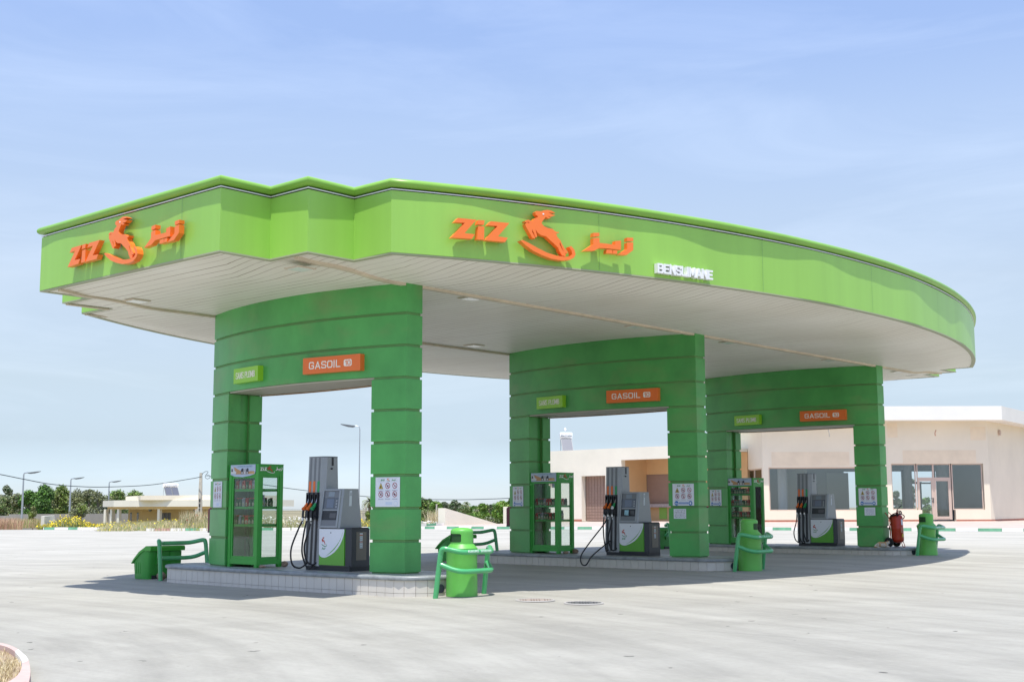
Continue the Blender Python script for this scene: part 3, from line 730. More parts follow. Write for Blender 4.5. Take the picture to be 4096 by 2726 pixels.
# ------------------------------------------------------------------ posters
def mini_brand(mb, O, A, B, n, a0, a1, b0, d, mi_or, mi_g, text=True):
    w_ = a1-a0
    def mapg(p): return (a0+w_*.40+(p[0]+.65)*w_*.2, b0+(p[1]-5.96)*w_*.2)
    mb.extr([mapg(q) for q in RG], O, A, B, n, d, d+.001, mi_or); mb.extr([mapg(q) for q in RS], O, A, B, n, d, d+.001, mi_g)
    if text:
        for p in RZ + RI: mb.extr([(a0+(q[0]+1.95)*w_*.26, b0+(q[1]-6.15)*w_*.26+w_*.02) for q in p], O, A, B, n, d, d+.001, mi_g)
        for p in RA: mb.extr([(a0+w_*.72+(q[0]-.65)*w_*.26, b0+(q[1]-6.15)*w_*.26+w_*.02) for q in p], O, A, B, n, d, d+.001, mi_g)
def poster(Yc, xa, xb, z0, z1, label, faded=False, torn=False, bright=True):
    A0 = Vector((xa, yf(xa, Yc), 0)); A1 = Vector((xb, yf(xb, Yc), 0)); A = (A1-A0).normalized(); wd_ = (A1-A0).length
    n = Vector((A.y, -A.x, 0)); h = z1-z0; O = n*.006; B = (0, 0, 1)
    mb = MB()
    top = [(wd_, h), (0, h)]
    if torn: top = [(wd_, h*.93), (wd_*.9, h*.955), (wd_*.72, h*.94), (wd_*.6, h*.985), (wd_*.4, h*.97), (wd_*.1, h*.985), (0, h*.96)]
    mb.extr([(0, 0), (wd_, 0)] + top, O, A, B, n, 0, .004, 0)
    d = .0045
    def disc(cu, cv, r, mi, dd, n_=20): mb.extr([(cu+r*math.cos(2*math.pi*i/n_), cv+r*1.12*math.sin(2*math.pi*i/n_)) for i in range(n_)], O, A, B, n, dd-.0004, dd, mi)
    def bar(a0, a1, b0, b1, mi, dd=.0055): mb.extr([(a0*wd_, b0*h), (a1*wd_, b0*h), (a1*wd_, b1*h), (a0*wd_, b1*h)], O, A, B, n, dd-.0004, dd, mi)
    rr = wd_*.097
    for i, (cu, cv) in enumerate([(.22, .70), (.5, .71), (.79, .715), (.22, .42), (.5, .425), (.79, .425)]):
        u, v = cu*wd_, cv*h
        if i == 0:
            mb.extr([(u-rr, v-rr*1.05), (u+rr, v-rr*1.05), (u, v+rr*1.25)], O, A, B, n, .004, .005, 2)
            mb.extr([(u-rr*.78, v-rr*.9), (u+rr*.78, v-rr*.9), (u, v+rr*.95)], O, A, B, n, .005, .0056, 3)
            mb.extr([(u-rr*.25, v-rr*.75), (u+rr*.25, v-rr*.75), (u+rr*.3, v-rr*.2), (u+.002, v+rr*.35), (u-rr*.3, v-rr*.2)], O, A, B, n, .0056, .0062, 2)
        else:
            disc(u, v, rr, 1, .0052); disc(u, v, rr*.78, 0, .0060)
            if i == 1: sh = [(-.45, -.1), (-.1, -.45), (.05, -.6), (.1, -.3), (.5, .35), (.35, .4), (-.05, -.05), (-.3, .2)]
            elif i == 2: sh = [(-.4, -.35), (-.3, -.5), (.5, .3), (.45, .55), (.35, .2), (0, 0)]
            elif i == 3: sh = [(-.5, -.4), (-.1, 0), (-.05, .4), (.3, .55), (.5, .2), (.25, -.05), (0, .2), (.05, -.5), (-.1, -.35), (-.4, -.5)]
            elif i == 4: sh = [(-.2, -.6), (.15, -.6), (.1, -.1), (.2, .5), (-.05, .5), (-.15, 0)]
            else: sh = [(-.65, .05), (-.1, -.5), (.3, -.35), (.3, -.1), (.55, .2), (.1, .2), (-.1, .55), (-.3, .1)]
            mb.extr([(u+a*rr, v+b*rr) for a, b in sh], O, A, B, n, .0060, .0066, 2)
            s_ = rr*.66; t2 = rr*.11
            mb.extr([(u-s_-t2, v+s_), (u-s_+t2, v+s_+t2), (u+s_+t2, v-s_), (u+s_-t2, v-s_-t2)], O, A, B, n, .0066, .0072, 1)
        for q in range(2): bar(cu-.11, cu+.11, cv-.155-.022*q, cv-.145-.022*q, 5)
    if not torn:
        for a0, a1, b0, b1 in ((.13, .87, .845, .848), (.13, .87, .965, .968), (.13, .133, .845, .968), (.867, .87, .845, .968)): bar(a0, a1, b0, b1, 5)
    mini_brand(mb, O + n*.005, A, Vector(B), n, wd_*.2, wd_*.82, h*.855, 0, 6, 7)
    if not faded:
        disc(.18*wd_, .11*h, rr*.95, 4, .0052); disc(.83*wd_, .11*h, rr*.95, 4, .0052)
        bar(.30, .72, .065, .155, 4, .0052)
        for q in range(2): bar(.32, .70, .082+.035*q, .095+.035*q, 0, .0058)
        bar(.79, .87, .06, .16, 0, .0060); bar(.13, .17, .07, .14, 0, .006); bar(.19, .23, .06, .12, 0, .006)
    else:
        disc(.83*wd_, .11*h, rr*.85, 8, .0052); disc(.83*wd_, .11*h, rr*.75, 0, .0058)
        for q in range(3): bar(.42, .70, .07+.035*q, .085+.035*q, 8, .0052)
    M8 = mat('faded_blue', (.42, .55, .75), .6)
    o = mb.build('safety_poster', [M_PAPER, M_SRED, M_INK, M_YEL, M_BLUE, mat('ink_grey', (.35, .36, .42), .7), M_NORANGE, M_DGREEN, M8], smooth=0, weld=False)
    o.location = A0 + Vector((0, 0, z0)); return tag(o, label, 'poster', 'safety posters on the pylon legs')
def xs_at(x, Yp):  # world X where photo column x meets plane Y
    d = ray(x, 1950); return (CP + d*((Yp-CP.y)/d.y)).x
for k, (xl, xr_2, zl, zh) in enumerate([((857.5, 898), (1503, 1596.3), 1.705, 2.235), ((2052, 2098), (2690.6, 2773), 1.715, 2.225), ((2839, 2888), (3434, 3505), 1.715, 2.215)]):
    Yc = YC[k]
    poster(Yc, xs_at(xl[0], Yc-.26), xs_at(xl[1], Yc-.36), zl, zh, 'white safety poster with prohibition symbols on the left leg of the %s pylon' % which[k], faded=(k == 0))
    poster(Yc, xs_at(xr_2[0], Yc-.38), xs_at(xr_2[1], Yc-.26), zl, zh, ['white safety poster with faded blue footer on the right leg of the nearest pylon', 'white safety poster with blue footer on the right leg of the middle pylon', 'white safety poster torn along its top on the right leg of the farthest pylon'][k], faded=(k == 0), torn=(k == 2))
def note(Yc, xa, xb, z0, z1, label, typed):
    A0 = Vector((xa, yf(xa, Yc), 0)); A1 = Vector((xb, yf(xb, Yc), 0)); A = (A1-A0).normalized(); wd_ = (A1-A0).length
    n = Vector((A.y, -A.x, 0)); h = z1-z0; O = n*.005; B = Vector((0, 0, 1)); mb = MB()
    mb.extr([(0, 0), (wd_, 0), (wd_, h), (0, h)], O, A, B, n, 0, .003)
    lines = ['LES TRANSACTIONS PAR', 'CARTE BANCAIRE D\'AU', 'MOINS 100 DH NE SONT', 'PAS ACCEPTE AU', 'NIVEAU DE LA STATION'] if typed else ['LES TRANSACTIONS PAR', 'CARTE BANCAIRE D\'AU', 'MOINS 100 DH NE SONT', 'PAS ACCEPTE AU', 'NIVEAU STATION']
    for i, s_ in enumerate(lines):
        b1 = h*(.86-.155*i); add_text(mb, s_, wd_*(.12 if typed else .1), wd_*(.88 if typed else .9), b1-h*.07, b1, O, A, B, n, .0035, 1)
    if not typed:
        rnd = random.Random(4)
        for i in range(26):
            u, v = rnd.random()*wd_*.9+.02*wd_, rnd.random()*h*.9+.03*h; a = rnd.uniform(.01, .03)
            mb.extr([(u, v), (u+a, v+a*.4), (u+a*.8, v+a*.7), (u-.004, v+.006)], O, A, B, n, .0032, .0039, 2)
    o = mb.build('paper_note', [M_PAPER, mat('ink_violet', (.10, .08, .28), .6) if typed else M_INK, mat('smudge', (.32, .32, .34), .8)], smooth=0, weld=False)
    o.location = A0 + Vector((0, 0, z0)); tag(o, label, 'note')
note(YC[1], xs_at(2693, YC[1]-.38), xs_at(2742, YC[1]-.3), 1.41, 1.64, 'crumpled handwritten paper note below the poster on the middle pylon', False)
note(YC[2], xs_at(3454, YC[2]-.36), xs_at(3497, YC[2]-.27), 1.42, 1.65, 'neat printed paper note below the torn poster on the farthest pylon', True)
# ------------------------------------------------------------------ oil display cabinets
ZI = .521
def bottle_mb(kind):
    body, cap = {'g': (0, 2), 'r': (1, 3), 'w': (4, 5)}[kind]
    mb = MB(); d = .028; ex = lambda p, m: mb.extr(p, (0, 0, 0), (1, 0, 0), (0, 0, 1), (0, -1, 0), -d, d, m)
    ex([(-.042, 0), (.042, 0), (.042, .115), (.03, .125), (-.042, .085)], body)          # lower body
    ex([(-.042, .085), (-.028, .092), (-.028, .128), (-.02, .142), (.006, .148), (.006, .160), (-.026, .158), (-.042, .14)], body)  # handle
    ex([(.006, .11), (.034, .12), (.032, .152), (.006, .152)], body)                     # neck
    ex([(.004, .152), (.034, .152), (.034, .172), (.004, .172)], cap)
    mb.extr([(-.032, .015), (.03, .015), (.03, .06), (.0, .085), (-.032, .065)], (0, 0, 0), (1, 0, 0), (0, 0, 1), (0, -1, 0), d, d+.001, 6)
    mb.extr([(-.012, .025), (.02, .03), (.01, .05), (-.01, .052)], (0, 0, 0), (1, 0, 0), (0, 0, 1), (0, -1, 0), d+.001, d+.002, 7)
    return mb
BM = [mat('bottle_green', (.02, .10, .02), .35), mat('bottle_red', (.52, .04, .02), .35), mat('cap_red', (.55, .03, .02), .4), mat('cap_red2', (.55, .03, .02), .4),
      mat('bottle_grey', (.30, .30, .34), .35), mat('cap_grey', (.5, .5, .55), .4), mat('bottle_label', (.42, .42, .28), .5), mat('label_print', (.30, .22, .08), .5)]
PROTO = {}
ORD = ['leftmost', 'second', 'third', 'fourth', 'fifth', 'sixth', 'seventh', 'eighth']
CN = {'g': 'green', 'r': 'red', 'w': 'silver grey'}
def bottle(kind, P, label, s=1.0, rz=0):
    if kind not in PROTO:
        o = bottle_mb(kind).build('oil_bottle', BM, smooth=0); PROTO[kind] = o.data
    else:
        o = bpy.data.objects.new('oil_bottle', PROTO[kind]); COL.objects.link(o)
    o.location = P; o.scale = (s, s, s); o.rotation_euler = (0, 0, rz)
    tag(o, label, 'bottle', 'oil bottles in the display cabinets')
def cabinet(k, x0, Yf, shelves, rows, header_round):
    W, Dp, H = .97, .62, 2.03
    t = thing('oil_display_cabinet', (x0, Yf, ZI), 'green glazed oil display cabinet beside the left leg of the %s pylon' % which[k], 'cabinet', 'green oil display cabinets')
    fr = MB()
    for a, b in ((0, .085), (W-.085, W)):
        for c, d in ((0, .085), (Dp-.085, Dp)): fr.box(a, b, c, d, 0.0, H)
    for (z0, z1) in ((.055, .17), (1.80, H)):
        fr.box(.085, W-.085, .004, .07, z0, z1); fr.box(.085, W-.085, Dp-.07, Dp-.004, z0, z1)
        fr.box(.004, .07, .085, Dp-.085, z0, z1); fr.box(W-.07, W-.004, .085, Dp-.085, z0, z1)
    fr.build('frame', M_CAB, t, smooth=0)
    MB().box(-.004, W+.004, -.004, Dp+.004, H, H+.012).build('roof_panel', M_CAB, t, smooth=0)
    MB().box(.07, W-.07, .07, Dp-.07, .14, .165).build('floor_panel', M_CAB, t, smooth=0)
    d = MB()
    for a, b, z0, z1 in ((.087, .135, .172, 1.798), (W-.135, W-.087, .172, 1.798), (.135, W-.135, .172, .215), (.135, W-.135, 1.765, 1.798)): d.box(a, b, .012, .04, z0, z1)
    dr = d.build('door', M_CAB, t, smooth=0)
    MB().box(.135, W-.135, .022, .028, .215, 1.765).build('glass_pane', M_GLASS, dr, smooth=0)
    s = MB()
    for a, b, z0, z1 in ((.087, .125, .172, 1.798), (Dp-.125, Dp-.087, .172, 1.798), (.125, Dp-.125, .172, .205), (.125, Dp-.125, 1.77, 1.798)): s.box(W-.04, W-.012, a, b, z0, z1)
    sd = s.build('side_frame', M_CAB, t, smooth=0)
    MB().box(W-.028, W-.022, .125, Dp-.125, .205, 1.77).build('glass_pane', M_GLASS, sd, smooth=0)
    MB().box(.022, .028, .087, Dp-.087, .172, 1.798).build('glass_pane', M_GLASS, t, smooth=0)
    MB().box(.087, W-.087, Dp-.028, Dp-.022, .172, 1.798).build('glass_pane', M_GLASS, t, smooth=0)
    for z in shelves:
        sh = MB().box(.05, W-.05, .045, Dp-.05, z-.012, z); sh.box(.05, W-.05, .042, .058, z-.052, z-.0125); sh.box(W-.062, W-.046, .06, Dp-.06, z-.052, z-.0125)
        sh.box(.05, W-.05, Dp-.064, Dp-.048, z-.052, z-.0125)
        sh.build('shelf', M_CAB, t, smooth=0)
    # header picture: sky, dunes, bottles, text
    hb = MB(); O = (0, 0, 0); A = (1, 0, 0); B = (0, 0, 1); n = (0, -1, 0)
    top = 2.035; 
    if header_round:
        pl = [(.06, 1.84), (.2, 1.80), (.45, 1.785), (.7, 1.81), (.86, 1.845), (.88, 1.9), (.88, top), (.06, top)]
    else: pl = [(.06, 1.815), (.905, 1.815), (.905, top), (.06, top)]
    hb.extr(pl, O, A, B, n, .004, .010, 0)
    base = 1.82 if not header_round else 1.83
    hb.extr([(.24, base+.015), (.85, base+.015), (.85, 1.90), (.72, 1.905), (.6, 1.89), (.4, 1.915), (.26, 1.96), (.2, 1.985), (.16, 1.99)], O, A, B, n, .010, .0112, 1)
    hb.extr([(.50, base+.02), (.85, base+.015), (.85, 1.885), (.70, 1.86)], O, A, B, n, .0112, .012, 2)
    hb.extr([(.07, base+.03), (.24, base+.03), (.25, base+.07), (.16, 1.92), (.13, 1.99), (.09, 2.0), (.07, 1.97)], O, A, B, n, .0112, .012, 3)
    hb.extr([(.08, 1.90), (.14, 1.90), (.12, 1.96), (.09, 1.97)], O, A, B, n, .012, .0125, 4)
    for i in range(3):
        x = .41+.085*i
        hb.extr([(x, base+.02), (x+.075, base+.02), (x+.075, 1.95), (x+.05, 1.965), (x+.02, 1.955), (x, 1.93)], O, A, B, n, .0125, .0135, 4 if i != 1 else 5)
        hb.extr([(x+.015, base+.03), (x+.06, base+.03), (x+.055, 1.89), (x+.02, 1.89)], O, A, B, n, .0135, .014, 3)
    add_text(hb, "LA ROUTE DE L'EXELLENCE", .29, .78, 1.985, 2.018, O, A, B, n, .0115, 6)
    hs = hb.build('header_picture', [mat('pic_sky', (.42, .50, .62), .5), mat('pic_dune', (.48, .27, .12), .5), mat('pic_dune2', (.62, .38, .16), .5), mat('pic_white', (.62, .63, .62), .5), M_INK, mat('pic_grey', (.4, .4, .42), .5), mat('pic_text', (.04, .22, .32), .5)], t, smooth=0, weld=False)
    sb = MB(); O = Vector((W, 0, 0)); A = Vector((0, 1, 0)); n2 = Vector((1, 0, 0)); B = Vector((0, 0, 1))
    w_ = .60
    for p in RZ + RI: sb.extr([(.03+(q[0]+1.95)*.16, 1.90+(q[1]-6.18)*.20) for q in p], O, A, B, n2, .001, .002, 0)
    for p in RA: sb.extr([(.41+(q[0]-.65)*.17, 1.90+(q[1]-6.14)*.20) for q in p], O, A, B, n2, .001, .002, 0)
    sb.extr([(.30+q[0]*.17, 1.865+(q[1]-6.0)*.16) for q in RG], O, A, B, n2, .001, .002, 1)
    sb.extr([(.31+q[0]*.19, 1.865+(q[1]-6.02)*.16) for q in RS], O, A, B, n2, .001, .002, 0)
    sb.build('side_logo', [M_LETTER, M_RED], t, smooth=0)
    nm = {3: ['top', 'middle', 'bottom'], 2: ['upper', 'lower']}[len(shelves)]
    for si, (z, row) in enumerate(zip(shelves, rows)):
        n_ = len(row)
        for i, ch in enumerate(row):
            bottle(ch, (x0+.15+(W-.32)*i/(n_-1), Yf+.12, ZI+z+.001), '%s oil bottle, %s in the front row, %s shelf of the %s oil cabinet' % (CN[ch], ORD[i], nm[si], which[k]), 1.0, random.uniform(-.25, .25))
    return t
cabinet(0, -4.36, 3.45, [1.55, 1.20, .85], ['rwrgrwr', 'ggwrggg', 'gwgrggg'], True)
cabinet(1, -4.42, 12.85, [1.215, .855], ['rggwrrgg', 'rgwggrgr'], False)
cabinet(2, -4.45, 22.29, [1.56, 1.20, .845], ['ggggggrg', 'rggwggrr', 'gggrggrg'], False)
for (x, y, z, l) in ((-3.62, 3.80, 1.2, 'green oil bottle seen through the side glass, middle shelf of nearest cabinet, front of three'), (-3.60, 3.92, 1.2, 'green oil bottle between two others at the side glass of the nearest cabinet')): bottle('g', (x, y, ZI+z+.001), l, 1.0, 1.4)
bottle('w', (-3.6, 3.7, ZI+1.201), 'large grey oil can on the middle shelf by the side glass of the nearest cabinet', 1.35, 1.5)
bottle('w', (-3.66, 13.2, ZI+.856), 'large grey oil can on the lower shelf by the side glass of the middle cabinet', 1.35, 1.5)
for i, y in enumerate((13.05, 13.2, 13.33)): bottle('grg'[i], (-3.62, y, ZI+1.216), '%s bottle at the side glass, upper shelf of middle cabinet, %s from front' % (CN['grg'[i]], ORD[i] if i else 'first'), 1.0, 1.45)
for j, z in enumerate((1.56, 1.2, .845)): bottle('rgr'[j], (-3.66, 22.62, ZI+z+.001), '%s oil bottle at the side glass, %s shelf of the farthest cabinet' % (CN['rgr'[j]], ['top', 'middle', 'bottom'][j]), 1.0, 1.45)

def stone(P, s, label, seed=1, sc3=(1, .75, .5)):
    rnd = random.Random(seed); mb = MB(); mb.ball((0, 0, 0), s*sc3[0], s*sc3[1], s*sc3[2], 9, 6)
    mb.v = [(x*(1+rnd.uniform(-.18, .18)), y*(1+rnd.uniform(-.18, .18)), z*(1+rnd.uniform(-.1, .1))) for x, y, z in mb.v]
    z0 = min(v[2] for v in mb.v)*.8; mb.v = [(x, y, max(z, z0)-z0) for x, y, z in mb.v]
    o = mb.build('stone', M_STONE, smooth=0, weld=False); o.location = P; tag(o, label, 'stone', 'stones wedged around the equipment')
stone((-3.27, 3.50, ZI), .085, 'flat pale stone by the front foot of the nearest oil cabinet', 1, (1, .7, .35))
stone((-3.36, 4.12, ZI), .085, 'brown stone under the rear foot of the nearest oil cabinet', 2, (1, .8, .7))
stone((-3.33, 12.98, ZI), .08, 'flat brown stone beneath the side of the middle oil cabinet', 3, (1, .7, .45))
stone((-3.38, 13.42, ZI), .10, 'brown stone under the rear foot of the middle oil cabinet', 4, (1, .7, .6))
stone((-6.62, 3.40, gz(-6.6, 3.4)), .12, 'brown stone jammed under the green dumpster by the nearest island', 5, (1.1, .7, .75))

# ------------------------------------------------------------------ fuel pumps
def pump(k, Yc, arabic, hoses, extra):
    x0 = -2.09; Yf = Yc-.28; Dp = .56
    t = thing('fuel_pump', (x0, Yf, ZI), ['grey fuel pump on the nearest island, one hose looping out to the left', 'grey fuel pump on the middle island, hose hanging over the kerb', 'grey fuel pump with three nozzles on the farthest island'][k], 'fuel pump', 'fuel pumps on the islands')
    tp = lambda z: .085*z/2.13
    def fb(mb, xa, xb, za, zb, da, db, mi=0):   # box on the leaning front face; d = distance in front (negative y)
        mb.hexa([(xa, tp(za)-da, za), (xb, tp(za)-da, za), (xb, tp(za)+db, za), (xa, tp(za)+db, za)],
                [(xa, tp(zb)-da, zb), (xb, tp(zb)-da, zb), (xb, tp(zb)+db, zb), (xa, tp(zb)+db, zb)], mi)
    MB().box(.02, 1.28, .03, Dp-.03, 0, .10).build('base', M_BLACK, t, smooth=0)
    # tower
    def ring(z, xo=0):
        a = tp(z); return [(0, a, z), (.375, a, z), (.46, a+.07, z), (.46, Dp-a-.07, z), (.375, Dp-a, z), (0, Dp-a, z)]
    tw = MB().hexa(ring(.075), ring(2.13)); tw.build('tower', M_GREY, t, smooth=0)
    tc_ = MB(); tc_.hexa([(p[0]-.004 if p[0] < .1 else p[0]+.004, p[1], 2.13) for p in ring(2.13)], [(p[0], p[1], 2.15) for p in ring(2.13)]); tc_.build('tower_cap', M_GREYD, t, smooth=0)
    ch = [(.04, .095), (.165, .22), (.29, .345)]
    for i, (a, b) in enumerate(ch):
        s = MB(); fb(s, a, b, 1.675, 2.125, .002, .01); s.build('hose_channel', M_GREYD, t, smooth=0)
        s = MB(); fb(s, a-.008, b, .11, .96, .0025, .01); s.build('hose_channel', M_BLACK, t, smooth=0)
        nm = ['orange', 'orange', 'green'][i]
        s = MB(); fb(s, a-.006, b, 1.465, 1.675, .006, .004, 0)
        z = 1.49
        A_ = Vector((0, .0, 1)); 
        add_text(s, 'GASOIL 10' if i < 2 else 'SANS PLOMB', 0, .16, 0, .018, (a+.018, tp(1.57)-.0062, 1.49), (0, .04, 1), (1, 0, 0), (0, -1, 0), .001, 1)
        add_text(s, 'DIESEL' if i < 2 else 'SUPER', 0, .09, 0, .014, (a+.040, tp(1.57)-.0062, 1.52), (0, .04, 1), (1, 0, 0), (0, -1, 0), .001, 1)
        s.build('fuel_label', [M_NORANGE if i < 2 else M_NGREEN, M_INK if i < 2 else M_LETTER], t, smooth=0)
        # boot
        s = MB(); a2, b2 = a-.022, b+.008; w3 = b2-a2
        fb(s, a2, a2+.014, .97, 1.46, .05, .0); fb(s, b2-.014, b2, .97, 1.46, .05, .0); fb(s, a2+.014, b2-.014, 1.42, 1.46, .05, .0); fb(s, a2+.014, b2-.014, .97, 1.42, .004, .0)
        fb(s, a2+.004, b2-.004, .95, 1.10, .06, .0)
        s.build('nozzle_boot', M_BLACK, t, smooth=0)
        cx = (a+b)/2 - .005
        nz = MB(); y1 = tp(1.3)
        nz.tube(smooth_path([(cx, y1-.015, 1.345), (cx, y1-.035, 1.28), (cx, y1-.075, 1.225)], 4), [.012]*8+[.015], 8)
        sp = nz.build('nozzle', M_SILVER, t, smooth=50)
        g = MB(); g.tube(smooth_path([(cx, y1-.055, 1.255), (cx, y1-.08, 1.205), (cx, y1-.115, 1.165), (cx, y1-.145, 1.14), (cx, y1-.155, 1.132)], 4), [.022]*3+[.032]*5+[.038]*7+[.034, .020], 12)
        g.build('grip_cover', M_NGREEN if i == 2 else M_NORANGE, sp, smooth=60)
        if extra == 'white' and i == 2:
            MB().ball((cx, y1-.145, 1.145), .042, .03, .044).build('grip_cap', M_WHITE, sp, smooth=60)
        g = MB(); g.tube(smooth_path([(cx, y1-.135, 1.135), (cx, y1-.15, 1.08), (cx, y1-.155, .98)], 4), .022, 10)
        g.tube(smooth_path([(cx, y1-.06, 1.20), (cx, y1-.05, 1.10), (cx, y1-.09, 1.0), (cx, y1-.15, 1.0)], 4), .010, 6)
        g.build('trigger_guard', M_BLACK, sp, smooth=60)
        g = MB(); g.tube([(cx, y1-.156, .985), (cx, y1-.156, .925)], .021, 10); g.tube([(cx, y1-.156, .905), (cx, y1-.156, .87)], .019, 10)
        g.build('swivel', M_SILVER if i else M_WHITE, sp, smooth=60)
        h = MB(); h.tube(smooth_path([(cx, y1-.156, .93)] + [(cx+p[0], y1+p[1], p[2]) for p in hoses[i]], 9), .0165, 10)
        h.build('hose', M_RUB, t, smooth=60)
    # side details of tower
    s = MB().box(.0, .003, -.04, .04, -.075, .075)
    yb = lambda z, f: tp(z)+.07 + (Dp-2*tp(z)-.14)*f
    s = MB(); s.hexa([(.458, yb(1.97, .42), 1.97), (.466, yb(1.97, .42), 1.97), (.466, yb(1.97, .60), 1.97), (.458, yb(1.97, .60), 1.97)], [(.458, yb(2.10, .42), 2.13), (.466, yb(2.1, .42), 2.13), (.466, yb(2.1, .60), 2.13), (.458, yb(2.1, .60), 2.13)])
    s.build('cable_slot', M_BLACK, t, smooth=0)
    s = MB(); s.ball((.47, yb(1.92, .42), 1.915), .02, .025, .016); s.build('bolt_head', M_BLACK, t)
    # head
    hy = lambda z: -.02 + .10*(z-.79)/.735
    def hring(z, xa=.47, xb=1.02): a = hy(z); return [(xa, a, z), (xb-.03, a, z), (xb, a+.03, z), (xb, Dp-a-.03, z), (xb-.03, Dp-a, z), (xa, Dp-a, z)]
    MB().hexa(hring(.79), hring(1.525)).build('display_head', M_GREY, t, smooth=0)
    def hb(mb, xa, xb, za, zb, d0, d1, mi=0):
        mb.hexa([(xa, hy(za)-d1, za), (xb, hy(za)-d1, za), (xb, hy(za)-d0, za), (xa, hy(za)-d0, za)], [(xa, hy(zb)-d1, zb), (xb, hy(zb)-d1, zb), (xb, hy(zb)-d0, zb), (xa, hy(zb)-d0, zb)], mi)
    f = MB(); hb(f, .475, .505, .80, 1.50, -.01, .022); hb(f, .945, .99, .80, 1.50, -.01, .022); hb(f, .505, .945, .80, .83, -.01, .022); hb(f, .505, .945, 1.49, 1.51, -.01, .022); hb(f, .505, .945, 1.115, 1.14, -.01, .012)
    f.build('head_frame', M_GREY, t, smooth=0)
    f = MB(); hb(f, .505, .945, 1.36, 1.49, 0, .004); o = f.build('display_strip', M_GREYD, t, smooth=0)
    f = MB(); hb(f, .63, .80, 1.375, 1.468, .004, .008); f.build('price_screen', M_LCD, o, smooth=0)
    f = MB(); hb(f, .505, .945, 1.14, 1.36, 0, .003, 0); hb(f, .60, .80, 1.17, 1.335, .003, .006, 1)
    for q in range(3): hb(f, .86, .90, 1.17+.055*q, 1.205+.055*q, .003, .007, 2)
    f.build('screen_panel', [M_SCREEN, mat('screen_blue', (.13, .16, .22), .1), M_GREY], t, smooth=0)
    f = MB(); hb(f, .505, .945, .94, 1.115, 0, .002, 0); hb(f, .505, .945, .83, .94, 0, .016, 1); hb(f, .72, .90, .975, 1.07, .002, .006, 2)
    f.build('card_slot', [M_BLACK, M_GREYD, mat('slot_grey', (.08, .08, .09), .4)], t, smooth=0)
    if extra == 'white':
        f = MB(); f.quad((.62, hy(1.09)-.02, 1.09), (.74, hy(1.09)-.02, 1.09), (.78, -.07, .99), (.66, -.07, .99)); f.quad((.66, -.07, .99), (.78, -.07, .99), (.775, -.045, .965), (.655, -.045, .965))
        f.build('receipt', mat('receipt_blue', (.36, .62, .74), .6), t, smooth=0, fix=False)
    sy = lambda z, q: hy(z)+.03+(Dp-2*hy(z)-.06)*q
    f = MB(); f.hexa([(1.0205, sy(1.1, .38), 1.20), (1.0225, sy(1.1, .38), 1.20), (1.0225, sy(1.1, .52), 1.20), (1.0205, sy(1.1, .52), 1.20)], [(1.0205, sy(1.5, .38), 1.49), (1.0225, sy(1.5, .38), 1.49), (1.0225, sy(1.5, .55), 1.49), (1.0205, sy(1.5, .55), 1.49)], 0)
    for q in range(3): f.box(1.0225, 1.0235, sy(1.45, .40), sy(1.45, .53), 1.40+.022*q, 1.407+.022*q, 1)
    f.build('type_sticker', [M_PAPER, M_INK], t, smooth=0)
    # lower cabinet
    b = MB(); P = [(.46, .0), (1.19, .0), (1.30, .06), (1.30, Dp-.06), (1.19, Dp), (.46, Dp)]
    b.prism(P, .08, .77); b.hexa([(x, y, .77) for x, y in P], [(x if x < 1.2 else x-.02, y + (.02 if y < .3 else -.02), .80) for x, y in P]); b.build('cabinet_body', M_BLACK2, t, smooth=0)
    b = MB().box(1.3005, 1.304, .17, .42, .20, .72); b.build('vent_panel', M_BROWNP, t, smooth=0)
    b = MB().box(1.3042, 1.3055, .255, .325, .42, .70, 0)
    for q, m in enumerate((1, 1)): b.box(1.3056, 1.306, .255, .325, .53+.12*q, .55+.12*q, m)
    for q in range(7): b.box(1.3056, 1.306, .262, .318, .435+.035*q, .447+.035*q, 2)
    b.build('warning_sticker', [M_PAPER, M_NORANGE, mat('ink_grey', (.35, .36, .42), .7)], t, smooth=0)
    fp = MB(); O = Vector((.47, -.028, .105)); A = Vector((1, 0, 0)); B = Vector((0, 0, 1)); n = Vector((0, -1, 0)); pw, ph = .72, .67
    fp.extr([(0, 0), (pw, 0), (pw, ph), (0, ph)], O, A, B, n, -.028, .0, 0)
    Wt = [(0, .315), (.05, .255), (.12, .225), (.22, .215), (.28, .225), (.42, .28), (.58, .37), (.70, .47), (.80, .58), (.88, .70), (.94, .82), (.975, .93), (1, 1), (0, 1)]
    fp.extr([(u*pw, v*ph) for u, v in [(0, .30), (.05, .24), (.12, .21), (.22, .20), (.30, .215), (.44, .265), (.62, .36), (.74, .46), (.84, .57), (.92, .70), (.98, .84), (1, .93), (1, 1), (0, 1)]], O, A, B, n, 0, .0015, 1)
    st = [(.26, .245), (.34, .275), (.48, .345), (.62, .44), (.74, .555), (.84, .69), (.91, .82), (.95, .93), (.935, .90), (.89, .79), (.80, .655), (.70, .55), (.58, .445), (.44, .345), (.34, .285)]
    fp.extr([(u*pw, v*ph) for u, v in st], O, A, B, n, .0015, .0022, 0)
    fp.extr([(.09+(q[0]+.40)*.13, .355+(q[1]-5.97)*.18) for q in RG], O, A, B, n, .0015, .0025, 2)
    fp.extr([(.10+(q[0]+.40)*.14, .335+(q[1]-5.97)*.17) for q in RS], O, A, B, n, .0015, .0025, 3)
    if arabic:
        for p in RA: fp.extr([(.075+(q[0]-.65)*.10, .275+(q[1]-6.1)*.12) for q in p], O, A, B, n, .0015, .0025, 3)
    else:
        for p in RZ + RI: fp.extr([(.07+(q[0]+1.95)*.10, .275+(q[1]-6.17)*.11) for q in p], O, A, B, n, .0015, .0025, 3)
